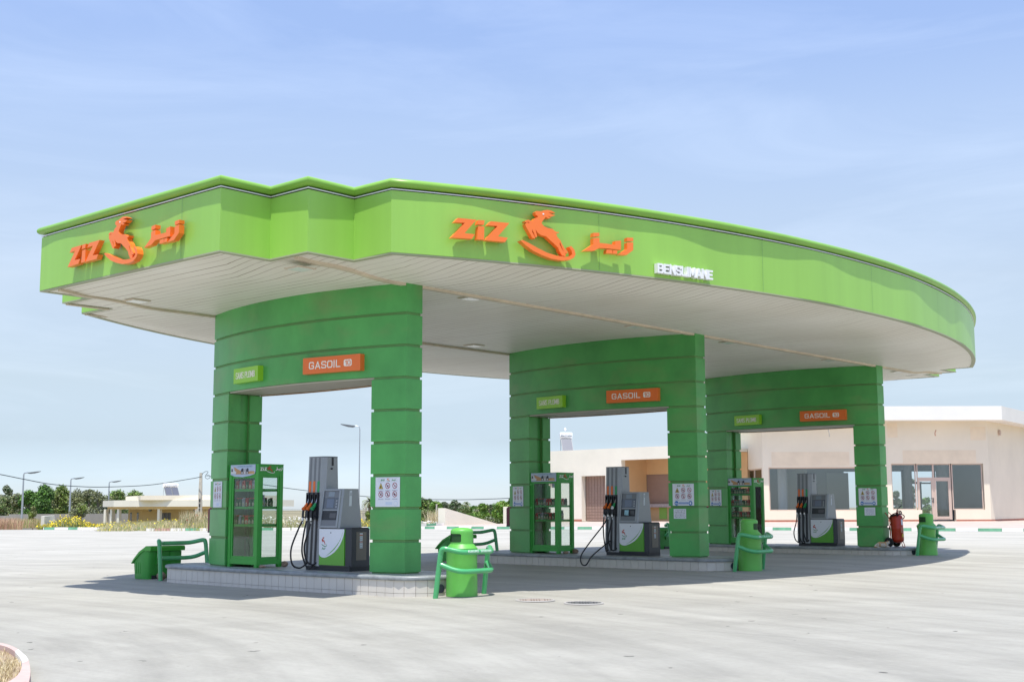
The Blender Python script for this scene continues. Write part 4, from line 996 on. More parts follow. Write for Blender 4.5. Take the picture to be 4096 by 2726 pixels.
    o = fp.build('front_panel', [M_PGREEN, M_PWHITE, M_RED, M_DGREEN], t, smooth=0, weld=False)
    lk = MB(); lk.tube([(.81, -.026, .705), (.81, -.033, .705)], .012, 10); lk.build('lock', M_BLACK, o)
    return t
H1 = [[(-.03, -.24, .75), (-.10, -.34, .40), (-.08, -.33, .12), (-.02, -.22, .035), (.03, -.12, .08), (.02, -.02, .16)],
      [(.0, -.22, .7), (-.05, -.22, .35), (.0, -.16, .08), (.06, -.12, .03), (.09, -.06, .10)],
      [(-.03, -.19, .72), (-.12, -.21, .45), (-.10, -.18, .20), (-.03, -.10, .10), (.04, -.04, .14)]]
H2 = [[(.0, -.19, .7), (.0, -.17, .4), (.03, -.12, .10), (.03, -.02, .16)],
      [(-.08, -.26, .72), (-.28, -.55, .30), (-.34, -.80, .0), (-.28, -.86, -.19), (-.14, -.86, -.21), (-.04, -.78, -.02), (-.03, -.45, .16), (-.02, -.06, .34)],
      [(-.03, -.19, .7), (-.10, -.19, .4), (-.06, -.14, .15), (.0, -.09, .12), (.05, -.03, .18)]]
H3 = [[(-.01, -.19, .7), (-.07, -.24, .40), (-.05, -.2, .18), (.0, -.10, .10), (.02, -.02, .16)],
      [(-.03, -.19, .7), (-.06, -.19, .4), (-.02, -.14, .15), (.04, -.09, .07), (.05, -.03, .15)],
      [(-.01, -.19, .7), (-.02, -.19, .4), (.03, -.14, .15), (.06, -.07, .14), (.05, -.02, .2)]]
pump(0, YC[0], True, H1, None); pump(1, YC[1], False, H2, 'white'); pump(2, YC[2], True, H3, None)

# ------------------------------------------------------------------ litter bins with guard rails
BL = ['green dome topped litter bin by the nearest island, opening facing the lane', 'green dome topped litter bin by the middle island', 'green dome topped litter bin by the farthest island near the extinguisher']
def litter_bin(k, Yc, open_az, half, flare):
    X = 1.84; g = gz(X, Yc); t = thing('litter_bin', (X, Yc, g), BL[k], 'litter bin', 'dome topped litter bins')
    r0 = .2675
    if flare: prof = [(r0+.012, 0), (r0+.005, .12), (r0-.02, .35), (r0-.028, .55), (r0-.018, .72), (r0-.006, .78), (r0, .80)]
    else: prof = [(r0+.004, 0), (r0+.002, .3), (r0-.002, .6), (r0, .78), (r0+.003, .79)]
    prof += [(r0+.006, .81), (.205, .885)]
    MB().lathe(prof, seg=48).build('body', M_BIN, t, smooth=30)
    hd = MB(); seg = 72; zs = [.885, .90, .915, .925, .99, 1.05, 1.06, 1.07, 1.09]; r = .197
    dome = [(.193, 1.115), (.180, 1.132), (.150, 1.148), (.11, 1.158), (.05, 1.164), (.001, 1.165)]
    rings = [(r, z) for z in zs] + dome; vs = []
    for rr, z in rings:
        for i in range(seg): a = 2*math.pi*i/seg; vs.append((rr*math.cos(a), rr*math.sin(a), z))
    fs = []
    for j in range(len(rings)-1):
        for i in range(seg):
            a = math.degrees(2*math.pi*(i+.5)/seg); dd = (a-open_az+180) % 360-180
            lim = half if 3 <= j <= 4 else (half-4 if j in (2, 5) else (half-9 if j in () else -1))
            if abs(dd) < lim: continue
            fs.append((j*seg+i, j*seg+(i+1) % seg, (j+1)*seg+(i+1) % seg, (j+1)*seg+i))
    hd.add(vs, fs); h = hd.build('hood', M_BIN, t, smooth=40)
    MB().lathe([(.185, .86), (.185, 1.10), (.05, 1.13)], seg=32).build('liner', M_BIND, t)
def guard(Xl, Yc, sgn, label, arrows=0, seedp=0, s=1):
    g = gz(Xl, Yc); t = thing('guard_rail', (Xl, Yc, g), label, 'guard rail', 'green tubular guard rails at the island ends')
    sx = lambda x: sgn*x; r = .045
    for sy in (-1, 1):
        leg = MB().tube(smooth_path([(0, sy*.60, -.02), (sx(.05), sy*.592, .35), (sx(.105), sy*.585, .72)], 4), r, 16); leg.build('leg', M_GUARD, t, smooth=60)
    p = [(sx(.105), -.585, .72), (sx(.125), -.582, .78), (sx(.145), -.575, .81), (sx(.19), -.545, .815), (sx(.26), -.485, .797), (sx(.34), -.42, .775), (sx(.395), -.36, .762), (sx(.42), -.28, .757), (sx(.423), -.15, .757)]
    path = p + [(x, -y, z) for x, y, z in p[::-1]]
    MB().tube(smooth_path(path, 4), r, 16).build('upper_rail', M_GUARD, t, smooth=60)
    p = [(sx(.082), -.585, .555), (sx(.15), -.55, .53), (sx(.27), -.475, .475), (sx(.36), -.40, .447), (sx(.405), -.33, .438), (sx(.42), -.25, .435), (sx(.422), -.1, .435)]
    path = p + [(x, -y, z) for x, y, z in p[::-1]]
    MB().tube(smooth_path(path, 4), r*.97, 16).build('lower_rail', M_GUARD, t, smooth=60)
    if arrows:
        mb = MB()
        for i in range(16):
            y = -.26 + .0335*i + (.02 if i >= 8 else 0); rr = r+.0015; d = -1 if i < 8 else 1
            if arrows == 2 and i in (3, 4, 5, 6, 9, 10, 12, 13): continue
            pts = []
            for a, u in ((-.45, 0), (0, .016), (.45, 0), (.45, .012), (0, .028), (-.45, .012)):
                A_ = .35 + a; pts.append((sx(.423 + rr*math.cos(A_)), y + d*u, .757 + rr*math.sin(A_)))
            mb.add([pts[0], pts[1], pts[4], pts[5]], [(0, 1, 2, 3)]); mb.add([pts[1], pts[2], pts[3], pts[4]], [(0, 1, 2, 3)])
        mb.build('arrow_decals', M_WHITE, t, smooth=0, fix=False)
litter_bin(0, YC[0], -93, 41, False); litter_bin(1, YC[1], 10, 40, False); litter_bin(2, YC[2], -106, 38, True)
guard(1.80, YC[0], 1, 'green tubular guard rail with clear white arrows around the nearest litter bin', 1)
guard(1.80, YC[1], 1, 'green tubular guard rail with worn arrows around the middle litter bin', 2)
guard(1.80, YC[2], 1, 'green tubular guard rail around the farthest litter bin', 1)
guard(-6.45, YC[0], -1, 'green tubular guard rail with the dumpster at the left end of the nearest island')
guard(-6.45, YC[1], -1, 'green tubular guard rail behind the nearest litter bin')
guard(-6.45, YC[2], -1, 'green tubular guard rail at the left end of the farthest island, behind the middle pump')
def dumpster(k, Yc, label):
    X = -7.80; g = gz(X+.4, Yc); t = thing('dumpster', (X, Yc, g), label, 'dumpster', 'green dumpsters at the left island ends')
    mb = MB(); hw = .50
    def body(y, inn, z0=0): c = .38; return [(c+(x-c)*(1-inn), y, z) for x, z in [(.07, z0), (.70, z0), (.74, .56), (.74, .64), (.52, .655), (.30, .60), (.03, .40), (.0, .36)]]
    rings = [body(-hw, .16), body(-hw+.03, .07), body(-hw+.09, .015), body(-hw+.16, 0), body(hw-.16, 0), body(hw-.09, .015), body(hw-.03, .07), body(hw, .16)]
    n = 8; vs = [v for r_ in rings for v in r_]; m_ = len(rings)
    mb.add(vs, [(i*n+j, i*n+(j+1) % n, (i+1)*n+(j+1) % n, (i+1)*n+j) for i in range(m_-1) for j in range(n)] + [tuple(range(n)), tuple(range((m_-1)*n, m_*n))])
    for x in (.16, .25, .34): mb.box(x, x+.013, -hw-.006, -hw+.01, .12, .38)
    for y in (-.30, .10): mb.box(.72, .765, y, y+.14, .34, .64)
    mb.build('body', M_DUMP, t, smooth=50)
    MB().box(.60, .735, -.40, -.22, -.01, .09).build('foot_recess', M_BLACK, t, smooth=0); MB().box(.60, .735, .05, .42, -.01, .09).build('foot_recess', M_BLACK, t, smooth=0)
    ld = MB(); lp = [(-.05, .36), (-.03, .345), (.12, .45), (.32, .575), (.50, .655), (.56, .665), (.56, .65), (.80, .65), (.81, .72), (.78, .765), (.60, .765), (.50, .72), (.28, .625), (.07, .47)]
    ld.extr(lp, (0, 0, 0), (1, 0, 0), (0, 0, 1), (0, 1, 0), -hw-.02, hw+.02); ld.build('lid', mat('lid_green', (.045, .34, .03), .45), t, smooth=35); t.scale = (.88, .84, .93)
dumpster(0, YC[0]-.02, 'green sloping lid dumpster at the left end of the nearest island')
dumpster(1, YC[1]-.02, 'green dumpster behind the nearest litter bin')
dumpster(2, YC[2]-.02, 'green dumpster glimpsed behind the middle fuel pump')

# extinguisher boxes on the outer face of the left legs
for k, Yc in enumerate(YC):
    t = thing('extinguisher_box', (XA-.02, Yc, 1.20), 'dark red box on the outer side of the left leg of the %s pylon' % which[k], 'extinguisher box', 'dark red boxes on the pylon sides')
    mb = MB(); P = [(0, .12), (-.14, .12), (-.185, .10), (-.20, .06), (-.20, -.06), (-.185, -.10), (-.14, -.12), (0, -.12)]
    mb.prism(P, .02, .46); mb.hexa([(x, y, .46) for x, y in P], [(x*.8, y*.8, .50) for x, y in P]); mb.build('casing', M_DRED, t, smooth=30)
    mb = MB()
    for i in range(8): mb.box(-.203, -.16, -.09, .09, .10+.045*i, .112+.045*i)
    mb.build('vent_slats', mat('box_dark', (.05, .006, .012), .6), t, smooth=0)
    MB().prism([(x*1.02, y*1.02) for x, y in P], -.02, .02).build('base', M_BLACK, t, smooth=0)

# ------------------------------------------------------------------ wheeled extinguisher
Xe, Ye = .93, 22.82
t = thing('wheeled_extinguisher', (Xe, Ye, ZI), 'large red wheeled fire extinguisher standing at the right end of the farthest island', 'fire extinguisher')
mb = MB().lathe([(.05, .12), (.13, .14), (.165, .18), (.172, .22), (.172, .50), (.176, .51), (.176, .52), (.172, .53), (.172, .84), (.160, .885), (.12, .92), (.06, .935)], seg=32)
o = mb.build('cylinder', M_RED, t, smooth=40); o.rotation_euler = (R(-2), R(-3), 0)
lb = MB()
for a0, a1, z0, z1, mi in ((-20, 5, .62, .78, 0), (-20, 5, .28, .36, 1), (-30, -5, .40, .55, 2)):
    for i in range(4):
        a, b = R(a0+(a1-a0)*i/4), R(a0+(a1-a0)*(i+1)/4); q = .1745
        lb.quad((q*math.cos(a), q*math.sin(a), z0), (q*math.cos(b), q*math.sin(b), z0), (q*math.cos(b), q*math.sin(b), z1), (q*math.cos(a), q*math.sin(a), z1), mi)
lb.build('labels', [M_PAPER, M_YEL, mat('label_red_white', (.50, .20, .15), .6)], o, smooth=0, fix=False)
MB().lathe([(.04, .93), (.035, .99), (.02, 1.0), (.02, 1.02)], seg=12).build('neck', M_RED, t)
v = MB().tube([(0, 0, 1.0), (0, 0, 1.06)], .018, 8); v.tube([(.0, 0, 1.05), (.02, 0, 1.08), (.10, .05, 1.17)], .010, 8); v.ball((.105, .055, 1.18), .018); v.build('valve', M_BLACK, t)
hs = MB(); loops = []
for i in range(40):
    a = i*.36; loops.append((.205*math.cos(a)-.01, .19*math.sin(a), .80 + .11*math.cos(a+.9) + .002*i))
hs.tube(smooth_path([(.02, 0, 1.03), (.12, -.02, 1.02), (.15, -.03, .96), (.08, -.08, .93)] + loops[12:34] + [(-.19, -.09, .62), (-.20, -.08, .45), (-.20, -.07, .32)], 3), .014, 8)
hs.build('hose', M_RUB, t, smooth=60)
hd = MB()
for sy in (-.13, .13): hd.tube(smooth_path([(-.16, sy, .14), (-.17, sy, .60), (-.19, sy, .82), (-.36, sy, 1.02), (-.50, sy, 1.10)], 4), .013, 8)
hd.tube([(-.50, -.13, 1.10), (-.50, .13, 1.10)], .013, 8); hd.build('handle', M_RED, t, smooth=60)
ft = MB().tube(smooth_path([(.12, -.06, .17), (.16, -.07, .04), (.18, -.04, .012), (.18, .04, .012), (.16, .07, .04), (.12, .06, .17)], 4), .011, 8); ft.build('foot', M_RED, t, smooth=60)
MB().tube([(-.17, -.24, .135), (-.17, .24, .135)], .012, 8).build('axle', M_BLACK, t)
for sy in (-1, 1):
    y = sy*.24
    wh = MB().lathe([(.085, -.022), (.128, -.024), (.137, -.012), (.137, .012), (.128, .024), (.085, .022)], seg=28).xf(Matrix.Translation((-.17, y, .137)) @ Matrix.Rotation(R(90), 4, 'X')).build('wheel', M_RUB, t, smooth=40)
    MB().lathe([(.02, -.028), (.084, -.012), (.088, -.018), (.088, .018), (.084, .012), (.02, .028)], seg=28).xf(Matrix.Translation((-.17, y, .137)) @ Matrix.Rotation(R(90), 4, 'X')).build('rim', M_GALV, wh, smooth=40)

# sleeping cat
def skin(name, verts, edges, radii, m, parent=None, sub=2):
    me = bpy.data.meshes.new(name); me.from_pydata(verts, edges, []); o = bpy.data.objects.new(name, me); COL.objects.link(o)
    s = o.modifiers.new('s', 'SKIN'); me.skin_vertices[0].data[0].use_root = True
    for i, r in enumerate(radii): me.skin_vertices[0].data[i].radius = (r, r) if not isinstance(r, tuple) else r
    u = o.modifiers.new('u', 'SUBSURF'); u.levels = sub; u.render_levels = sub
    me.materials.append(m); bpy.context.view_layer.update()
    m2 = bpy.data.meshes.new_from_object(o.evaluated_get(bpy.context.evaluated_depsgraph_get()))
    bpy.data.objects.remove(o); m2.shade_smooth(); o = bpy.data.objects.new(name, m2); COL.objects.link(o)
    if parent: o.parent = parent
    return o
Pc = onz(3545, 2181, ZI); t = thing('sleeping_cat', (.78, 22.12, ZI), 'pale and ginger cat lying curled up beside the wheel of the red extinguisher', 'cat')
V = [(0, 0, .085), (-.09, .01, .09), (-.165, .03, .075), (.08, 0, .09), (.13, -.02, .125), (.155, -.03, .15), (.19, -.035, .142), # spine, neck, head, muzzle
     (-.20, -.02, .03), (-.15, -.08, .02), (-.08, -.10, .018), (.12, -.05, .035), (.20, -.06, .018), (.12, .05, .035), (.19, .05, .018), (-.19, .08, .03), (-.10, .11, .02),
     (-.21, .03, .03), (-.22, -.07, .018), (-.15, -.14, .015), (-.05, -.155, .013)]
Ed = [(0, 1), (1, 2), (0, 3), (3, 4), (4, 5), (5, 6), (2, 7), (7, 8), (8, 9), (3, 10), (10, 11), (3, 12), (12, 13), (2, 14), (14, 15), (2, 16), (16, 17), (17, 18), (18, 19)]
Rd = [.080, .086, .07, .072, .05, .050, .024, .04, .026, .016, .03, .017, .03, .017, .035, .018, .022, .015, .014, .012]
b = skin('body', V, Ed, Rd, M_FUR, t)
b.data.materials.append(M_FURO)
for p in b.data.polygons:
    c = p.center
    if (c.z > .125 and c.x < .07) or (c.x > .12 and c.z > .16) or math.sin(c.x*40+c.y*30) > .85: p.material_index = 1
e = MB()
for sy in (-1, 1):
    e.hexa([(.14, -.03+sy*.018, .188), (.15, -.03+sy*.018, .188), (.15, -.03+sy*.040, .182), (.14, -.03+sy*.040, .182)], [(.143, -.03+sy*.032, .222), (.146, -.03+sy*.032, .222), (.146, -.03+sy*.034, .221), (.143, -.03+sy*.034, .221)])
e.build('ears', M_FURO, t, smooth=0)
t.rotation_euler = (0, 0, R(25))

# ------------------------------------------------------------------ drain covers
def cover(x, y, wpx, m, label, seed):
    P = ong(x, y, 0); r_ = wpx/2 * ((P-CP).dot(CF))/FPX; t = thing('drain_cover', (P.x, P.y, P.z+.004), label, 'drain cover', 'round drain covers in the concrete')
    MB().lathe([(r_-.035, 0), (r_-.03, .014), (r_, .014), (r_+.01, 0)], seg=48).build('rim', mat('cover_rim', (.37, .355, .325), .9), t, smooth=0)
    MB().lathe([(r_-.036, .001), (r_-.036, .003), (.01, .003)], seg=48).build('pit', M_BLACK if seed == 2 else mat('pit_dust', (.17, .12, .09), .95), t, smooth=0)
    mb = MB(); d = .045; n = int(r_/d)+1
    for i in range(-n, n+1):
        xx = i*d; hh = math.sqrt(max(0, (r_-.037)**2-xx*xx))
        if hh < .03: continue
        j = 0
        if abs(xx) < r_*.33:
            mb.box(xx-.013, xx+.013, -hh, -.03, .004, .012); mb.box(xx-.013, xx+.013, .03, hh, .004, .012)
        else: mb.box(xx-.013, xx+.013, -hh, hh, .004, .012)
    mb.box(-r_*.36, r_*.36, -.03, .03, .004, .0125)
    for q in (-.36, .36): mb.box(r_*q-.015, r_*q+.015, -r_*.9, r_*.9, .0045, .013)
    g = mb.build('grate', m, t, smooth=0); g.rotation_euler = (0, 0, R(42))
cover(2141, 2400.5, 156, M_GRATE, 'round rusty tan drain cover in the concrete, left one of the pair', 1)
cover(2335, 2412, 158, M_GRATED, 'round dark grey drain cover in the concrete, right one of the pair', 2)
# ================================================================== BACKGROUND
def plan_hit(x, P, Q, y=2040):
    """parameter along P->Q where photo column x crosses it"""
    d = ray(x, y); a = Vector((d.x, d.y)); p = Vector((P[0]-CP.x, P[1]-CP.y)); q = Vector((Q[0]-P[0], Q[1]-P[1]))
    den = a.x*q.y - a.y*q.x
    return (p.x*a.y - p.y*a.x) / den
def zrow(y, x, P, Q):
    """height seen at photo point (x, y) on the vertical plane P-Q"""
    s = plan_hit(x, P, Q, y); X = P[0]+(Q[0]-P[0])*s; Y = P[1]+(Q[1]-P[1])*s
    d = ray(x, y); k = ((X-CP.x)*d.x+(Y-CP.y)*d.y)/(d.x*d.x+d.y*d.y); return CP.z + d.z*k
def wall_mb(mb, P, Q, z0, z1, th, ops=(), mi=0, z0b=None):
    """wall from P to Q (plan), openings in metres along (s0,s1,za,zb); thickness away from the camera side"""
    P = Vector(P[:2]); Q = Vector(Q[:2]); Ln = (Q-P).length; A = (Q-P)/Ln; n = Vector((-A.y, A.x))
    mid = (P+Q)/2
    if n.dot(Vector((CP.x, CP.y))-mid) > 0: n = -n
    ss = sorted({0, Ln} | {v for o in ops for v in o[:2]}); zz = sorted({z0, z1} | {v for o in ops for v in o[2:4]})
    ss = [s for s in ss if 0 <= s <= Ln]; zz = [z for z in zz if z0 <= z <= z1]
    def pt(s, z, t): q = P + A*s + n*t; return (q.x, q.y, z)
    solid = lambda i, j: 0 <= i < len(ss)-1 and 0 <= j < len(zz)-1 and not any(o[0] < (ss[i]+ss[i+1])/2 < o[1] and o[2] < (zz[j]+zz[j+1])/2 < o[3] for o in ops)
    for i in range(len(ss)-1):
        for j in range(len(zz)-1):
            if not solid(i, j): continue
            a, b, c, d = ss[i], ss[i+1], zz[j], zz[j+1]
            mb.quad(pt(a, c, 0), pt(b, c, 0), pt(b, d, 0), pt(a, d, 0), mi); mb.quad(pt(a, c, th), pt(b, c, th), pt(b, d, th), pt(a, d, th), mi)
            if not solid(i-1, j): mb.quad(pt(a, c, 0), pt(a, d, 0), pt(a, d, th), pt(a, c, th), mi)
            if not solid(i+1, j): mb.quad(pt(b, c, 0), pt(b, d, 0), pt(b, d, th), pt(b, c, th), mi)
            if not solid(i, j-1): mb.quad(pt(a, c, 0), pt(b, c, 0), pt(b, c, th), pt(a, c, th), mi)
            if not solid(i, j+1): mb.quad(pt(a, d, 0), pt(b, d, 0), pt(b, d, th), pt(a, d, th), mi)
    return pt, Ln
def slab(mb, pts, z0, z1, mi=0): mb.prism([(p[0], p[1]) for p in pts], z0, z1, mi)
def barw(mb, pt, s0, s1, z0, z1, t0, t1, mi=0):
    mb.hexa([pt(s0, z0, t0), pt(s1, z0, t0), pt(s1, z0, t1), pt(s0, z0, t1)], [pt(s0, z1, t0), pt(s1, z1, t0), pt(s1, z1, t1), pt(s0, z1, t1)], mi)

# kerbs ---------------------------------------------------------------
def kerb(P, Q, ivals, colr=1, h=.15, wd_=.16, inward=None, name='kerb', label=None):
    P = Vector(P); Q = Vector(Q); Ln = (Q-P).length; A = (Q-P)/Ln; n = Vector((-A.y, A.x))
    if n.dot(Vector((CP.x, CP.y))-P) > 0: n = -n
    cuts = sorted({0.0, Ln} | {max(0, min(Ln, v)) for iv in ivals for v in iv[:2]}); mb = MB()
    for a, b in zip(cuts, cuts[1:]):
        if b-a < .02: continue
        m = 0
        for iv in ivals:
            if iv[0] <= (a+b)/2 <= iv[1]: m = iv[2] if len(iv) > 2 else 1
        a += .008; b -= .008
        p, q = P+A*a, P+A*b; z0, z1 = gz(p.x, p.y), gz(q.x, q.y)
        f = lambda r, t, z: (r.x+n.x*t, r.y+n.y*t, z)
        mb.hexa([f(p, 0, z0-.1), f(q, 0, z1-.1), f(q, wd_, z1-.1), f(p, wd_, z0-.1)], [f(p, .02, z0+h), f(q, .02, z1+h), f(q, wd_, z1+h), f(p, wd_, z0+h)], m)
    o = mb.build(name, [M_KW, M_KG, M_KR], smooth=0, weld=False); return tag(o, kind='structure', label=label)
KP, KQ = Vector((-38.2, 41.6)), Vector((-7.4, 50.5)); KQ2 = KP + (KQ-KP)*1.9; KLen = (KQ2-KP).length
gr = [(1699,1738),(1787,1834),(1885,1934),(1987,2037),(2096,2150),(2200,2256),(2309,2366),(2425,2485),(2545,2605),(2670,2735),(2805,2870),(2945,3013),(3088,3162),(3240,3315),(3395,3470),(3555,3642),(3751,3818),(3908,4003),(4090,4185)]
kerb(KP, KQ2, [tuple(plan_hit(x, KP, KQ2)*KLen for x in g) for g in gr], name='kerb', label='far kerb painted white and green in front of the shop buildings')
# left kerbs
LA, LB = Vector((-61, 29.8)), Vector((-53.2, 33.1)); Ls = (LB-LA).length
ph = lambda x, P, Q: plan_hit(x, P, Q)*(Vector(Q)-Vector(P)).length
kerb(LA, LB, [(ph(178, LA, LB), ph(220, LA, LB)), (ph(275, LA, LB), ph(312, LA, LB)), (ph(427, LA, LB), ph(457, LA, LB)), (ph(489, LA, LB), ph(519, LA, LB)), (ph(552, LA, LB), ph(581, LA, LB))], name='kerb', label='white and green kerb below the yellow flowers')
IA = ong(584, 2122); IB = ong(838, 2121); IA = Vector((IA.x, IA.y)); IB = Vector((IB.x, IB.y)); IC = Vector((-43.4, 36.0)); 
kerb(IA, IB, [(ph(620, IA, IB), ph(683, IA, IB), 2), (ph(743, IA, IB), ph(798, IA, IB), 1)], name='kerb', label='kerb with faded red and green blocks by the utility pole')
dI = (IC-IB); kerb(IB+dI*.01, IC, [(.5, 1.5), (2.8, 3.8), (5, 6.5)], name='kerb', label='white and green kerb behind the nearest pylon')
kerb(IC+Vector((.05, .05)), KP-Vector((.05, .05)), [(1, 2), (4.5, 5.6)], name='kerb', label='white and green kerb below the white flowers')
# second kerb left of the wedge wall
WA = ong(1676, 2101, .0); WB = ong(1779, 2097, 0)
def linepx(x0, y0, x1, y1, D0, D1): a = at(x0, y0, D0); b = at(x1, y1, D1); return a, b
# bottom-left kerb with dry grass
cs_ = [(-60, 2596), (0, 2606), (40, 2617), (72, 2634), (92, 2652), (108, 2668), (118, 2690), (126, 2730), (128, 2790)]
cp = [ong(x, y) for x, y in cs_]
cpd = smooth_path([(p.x, p.y, 0) for p in cp], 5)
ce = Vector((ong(-120, 2800).x, ong(-120, 2800).y)); mb = MB(); seg_c = [0]*3 + [2]*20
for i in range(len(cpd)-1):
    a, b = Vector(cpd[i][:2]), Vector(cpd[i+1][:2]); na = (ce-a).normalized()*.27; nb = (ce-b).normalized()*.27; g1, g2 = gz(*a), gz(*b)
    px_ = (i+.5)/5
    m = 2 if px_ < 3.1 else (0 if px_ < 5.6 else 2)
    h = .11
    mb.hexa([(a.x, a.y, g1-.05), (b.x, b.y, g2-.05), (b.x+nb.x, b.y+nb.y, g2-.05), (a.x+na.x, a.y+na.y, g1-.05)],
            [(a.x+na.x*.12, a.y+na.y*.12, g1+h), (b.x+nb.x*.12, b.y+nb.y*.12, g2+h), (b.x+nb.x, b.y+nb.y, g2+h), (a.x+na.x, a.y+na.y, g1+h)], m)
tag(mb.build('kerb', [M_KW, M_KG, mat('kerb_pink', (.52, .375, .33), .85, var=.12, vs=4)], smooth=0, weld=False), kind='structure', label='curved kerb painted white and faded pink at the lower left')
inner = [Vector(p[:2]) + (ce-Vector(p[:2])).normalized()*.25 for p in cpd]
mb = MB(); mb.add([(p.x, p.y, gz(*p)+.05) for p in inner] + [(ce.x, ce.y, gz(*ce)+.07)], [(i, i+1, len(inner)) for i in range(len(inner)-1)])
tag(mb.build('verge_soil', M_SOIL, smooth=0), kind='structure', label='dry soil inside the curved kerb')
def blades(mb, P, n, r, h0, h1, mats_, rnd, lean=.5, w0=.004, w1=.008):
    for _ in range(n):
        a = rnd.uniform(0, 6.28); q = r*math.sqrt(rnd.random()); x, y = P[0]+q*math.cos(a), P[1]+q*math.sin(a); h = rnd.uniform(h0, h1)
        b = rnd.uniform(0, 6.28); w_ = rnd.uniform(w0, w1); l = rnd.uniform(0, lean)*h; dx, dy = math.cos(b), math.sin(b); m = rnd.choice(mats_)
        mb.add([(x-dy*w_, y+dx*w_, P[2]), (x+dy*w_, y-dx*w_, P[2]), (x+dx*l*.4+dy*w_*.7, y+dy*l*.4-dx*w_*.7, P[2]+h*.55), (x+dx*l*.4-dy*w_*.7, y+dy*l*.4+dx*w_*.7, P[2]+h*.55), (x+dx*l, y+dy*l, P[2]+h*.95)],
               [(0, 1, 2, 3), (3, 2, 4)], m)
rnd = random.Random(3); mb = MB()
for i in range(420):
    a = rnd.choice(inner); t_ = rnd.random()**.7; q = a.lerp(ce, t_*.9+.01)
    blades(mb, (q.x, q.y, gz(*q)+.045), 9, .07, .02, .09, [0, 0, 1, 2], rnd, 1.2, .002, .004)
tag(mb.build('dry_grass', [M_STRAW, M_STRAW2, M_SOIL], smooth=0, fix=False), 'dry straw coloured grass inside the curved kerb at lower left', 'grass', kind='stuff')

# pink pavement behind the far kerb -----------------------------------
DM = 76.0
a0 = at(1660, 2110, 78); bpts = [at(1780, 2099, 82), at(1992, 2094, 86), at(2325, 2084, 88.5), at(2640, 2084, 83.5), at(2960, 2085, 78.5), at(3057, 2086.2, 77), at(3966, 2082.5, 77), at(4200, 2079, 86), at(4700, 2078, 98)]
mb = MB(); nA = KP; vs = []; 
An = (KQ2-KP).normalized(); Nn_ = Vector((-An.y, An.x)); Nn_ = Nn_ if Nn_.dot(Vector((CP.x, CP.y))-KP) < 0 else -Nn_
ks = []
for b in bpts:
    s = max(0.0, min(KLen, (Vector((b.x, b.y))-KP).dot(An))); 
    # follow the view column so the strip is regular
    q = KP + An*s + Nn_*.15; ks.append(q)
ks[0] = KP + Nn_*.15
n = len(bpts)
for q, b in zip(ks, bpts):
    z = gz(q.x, q.y)+.146
    vs += [(q.x, q.y, z), ((q.x+b.x)/2, (q.y+b.y)/2, (z+b.z)/2), (b.x, b.y, b.z), (b.x+Nn_.x*3, b.y+Nn_.y*3, b.z)]
mb.add(vs, [(i*4+j, (i+1)*4+j, (i+1)*4+j+1, i*4+j+1) for i in range(n-1) for j in range(3)])
tag(mb.build('pavement', M_PAV, smooth=80), kind='structure', label='pink pavement in front of the shop buildings')

# main shop building ---------------------------------------------------
W0 = at(3057.5, 2086, 77); W1 = at(3966, 2082.5, 77); zb_ = min(W0.z, W1.z)-.02
F0 = at(2985, 1680, 76.72); F1 = at(4008.8, 1679.5, 76.72); F2 = at(4200, 1650, 87.2)
zF0 = at(3500, 1679.5, 76.72).z; zF1 = at(3500, 1620.5, 76.72).z
shop = thing('shop_building', (W0.x, W0.y, zb_), 'tall pale pink shop building with glazed fronts and a white roof band at the right', 'building')
sinv = Matrix.Translation(-Vector((W0.x, W0.y, zb_)))
P, Q = (W0.x, W0.y), (W1.x, W1.y); LW = (Vector(Q)-Vector(P)).length
S = lambda x: plan_hit(x, P, Q)*LW
zr = lambda y, x: zrow(y, x, P, Q)
wt, wb = zr(1853, 3700), zr(2038, 3640); wt2, wb2 = zr(1868, 3200), zr(2041.5, 3200)
ops = [(S(3572), S(3689), wb, wt), (S(3689), S(3823.5), zb_+.02, wt), (S(3823.5), S(3941.5), wb, wt), (S(3078), S(3452), wb2, wt2)]
mb = MB(); pt, _ = wall_mb(mb, P, Q, zb_, zF0+.02, .35, ops)
W2 = at(4210, 2079, 88.5)
mb2 = mb; pt2, L2 = wall_mb(mb, Q, (W2.x, W2.y), zb_, zF0+.02, .35)
Wl = at(2961, 2086, 83.4)
Pl, Ql = (Wl.x, Wl.y), P
LL = (Vector(Ql)-Vector(Pl)).length
Sl = lambda x: plan_hit(x, Pl, Ql)*LL
zl1 = zrow(1873, 3030, Pl, Ql); zl0 = zrow(2041, 3030, Pl, Ql)
pt3, _ = wall_mb(mb, Pl, Ql, zb_, zF0+.02, .35, [(Sl(2987), Sl(3054), zl0, zl1)])
B0 = Vector((P[0], P[1])) ; away = Vector((CF.x, CF.y)).normalized()
wallo = mb.xf(sinv).build('wall', M_WALLP, shop, smooth=0)
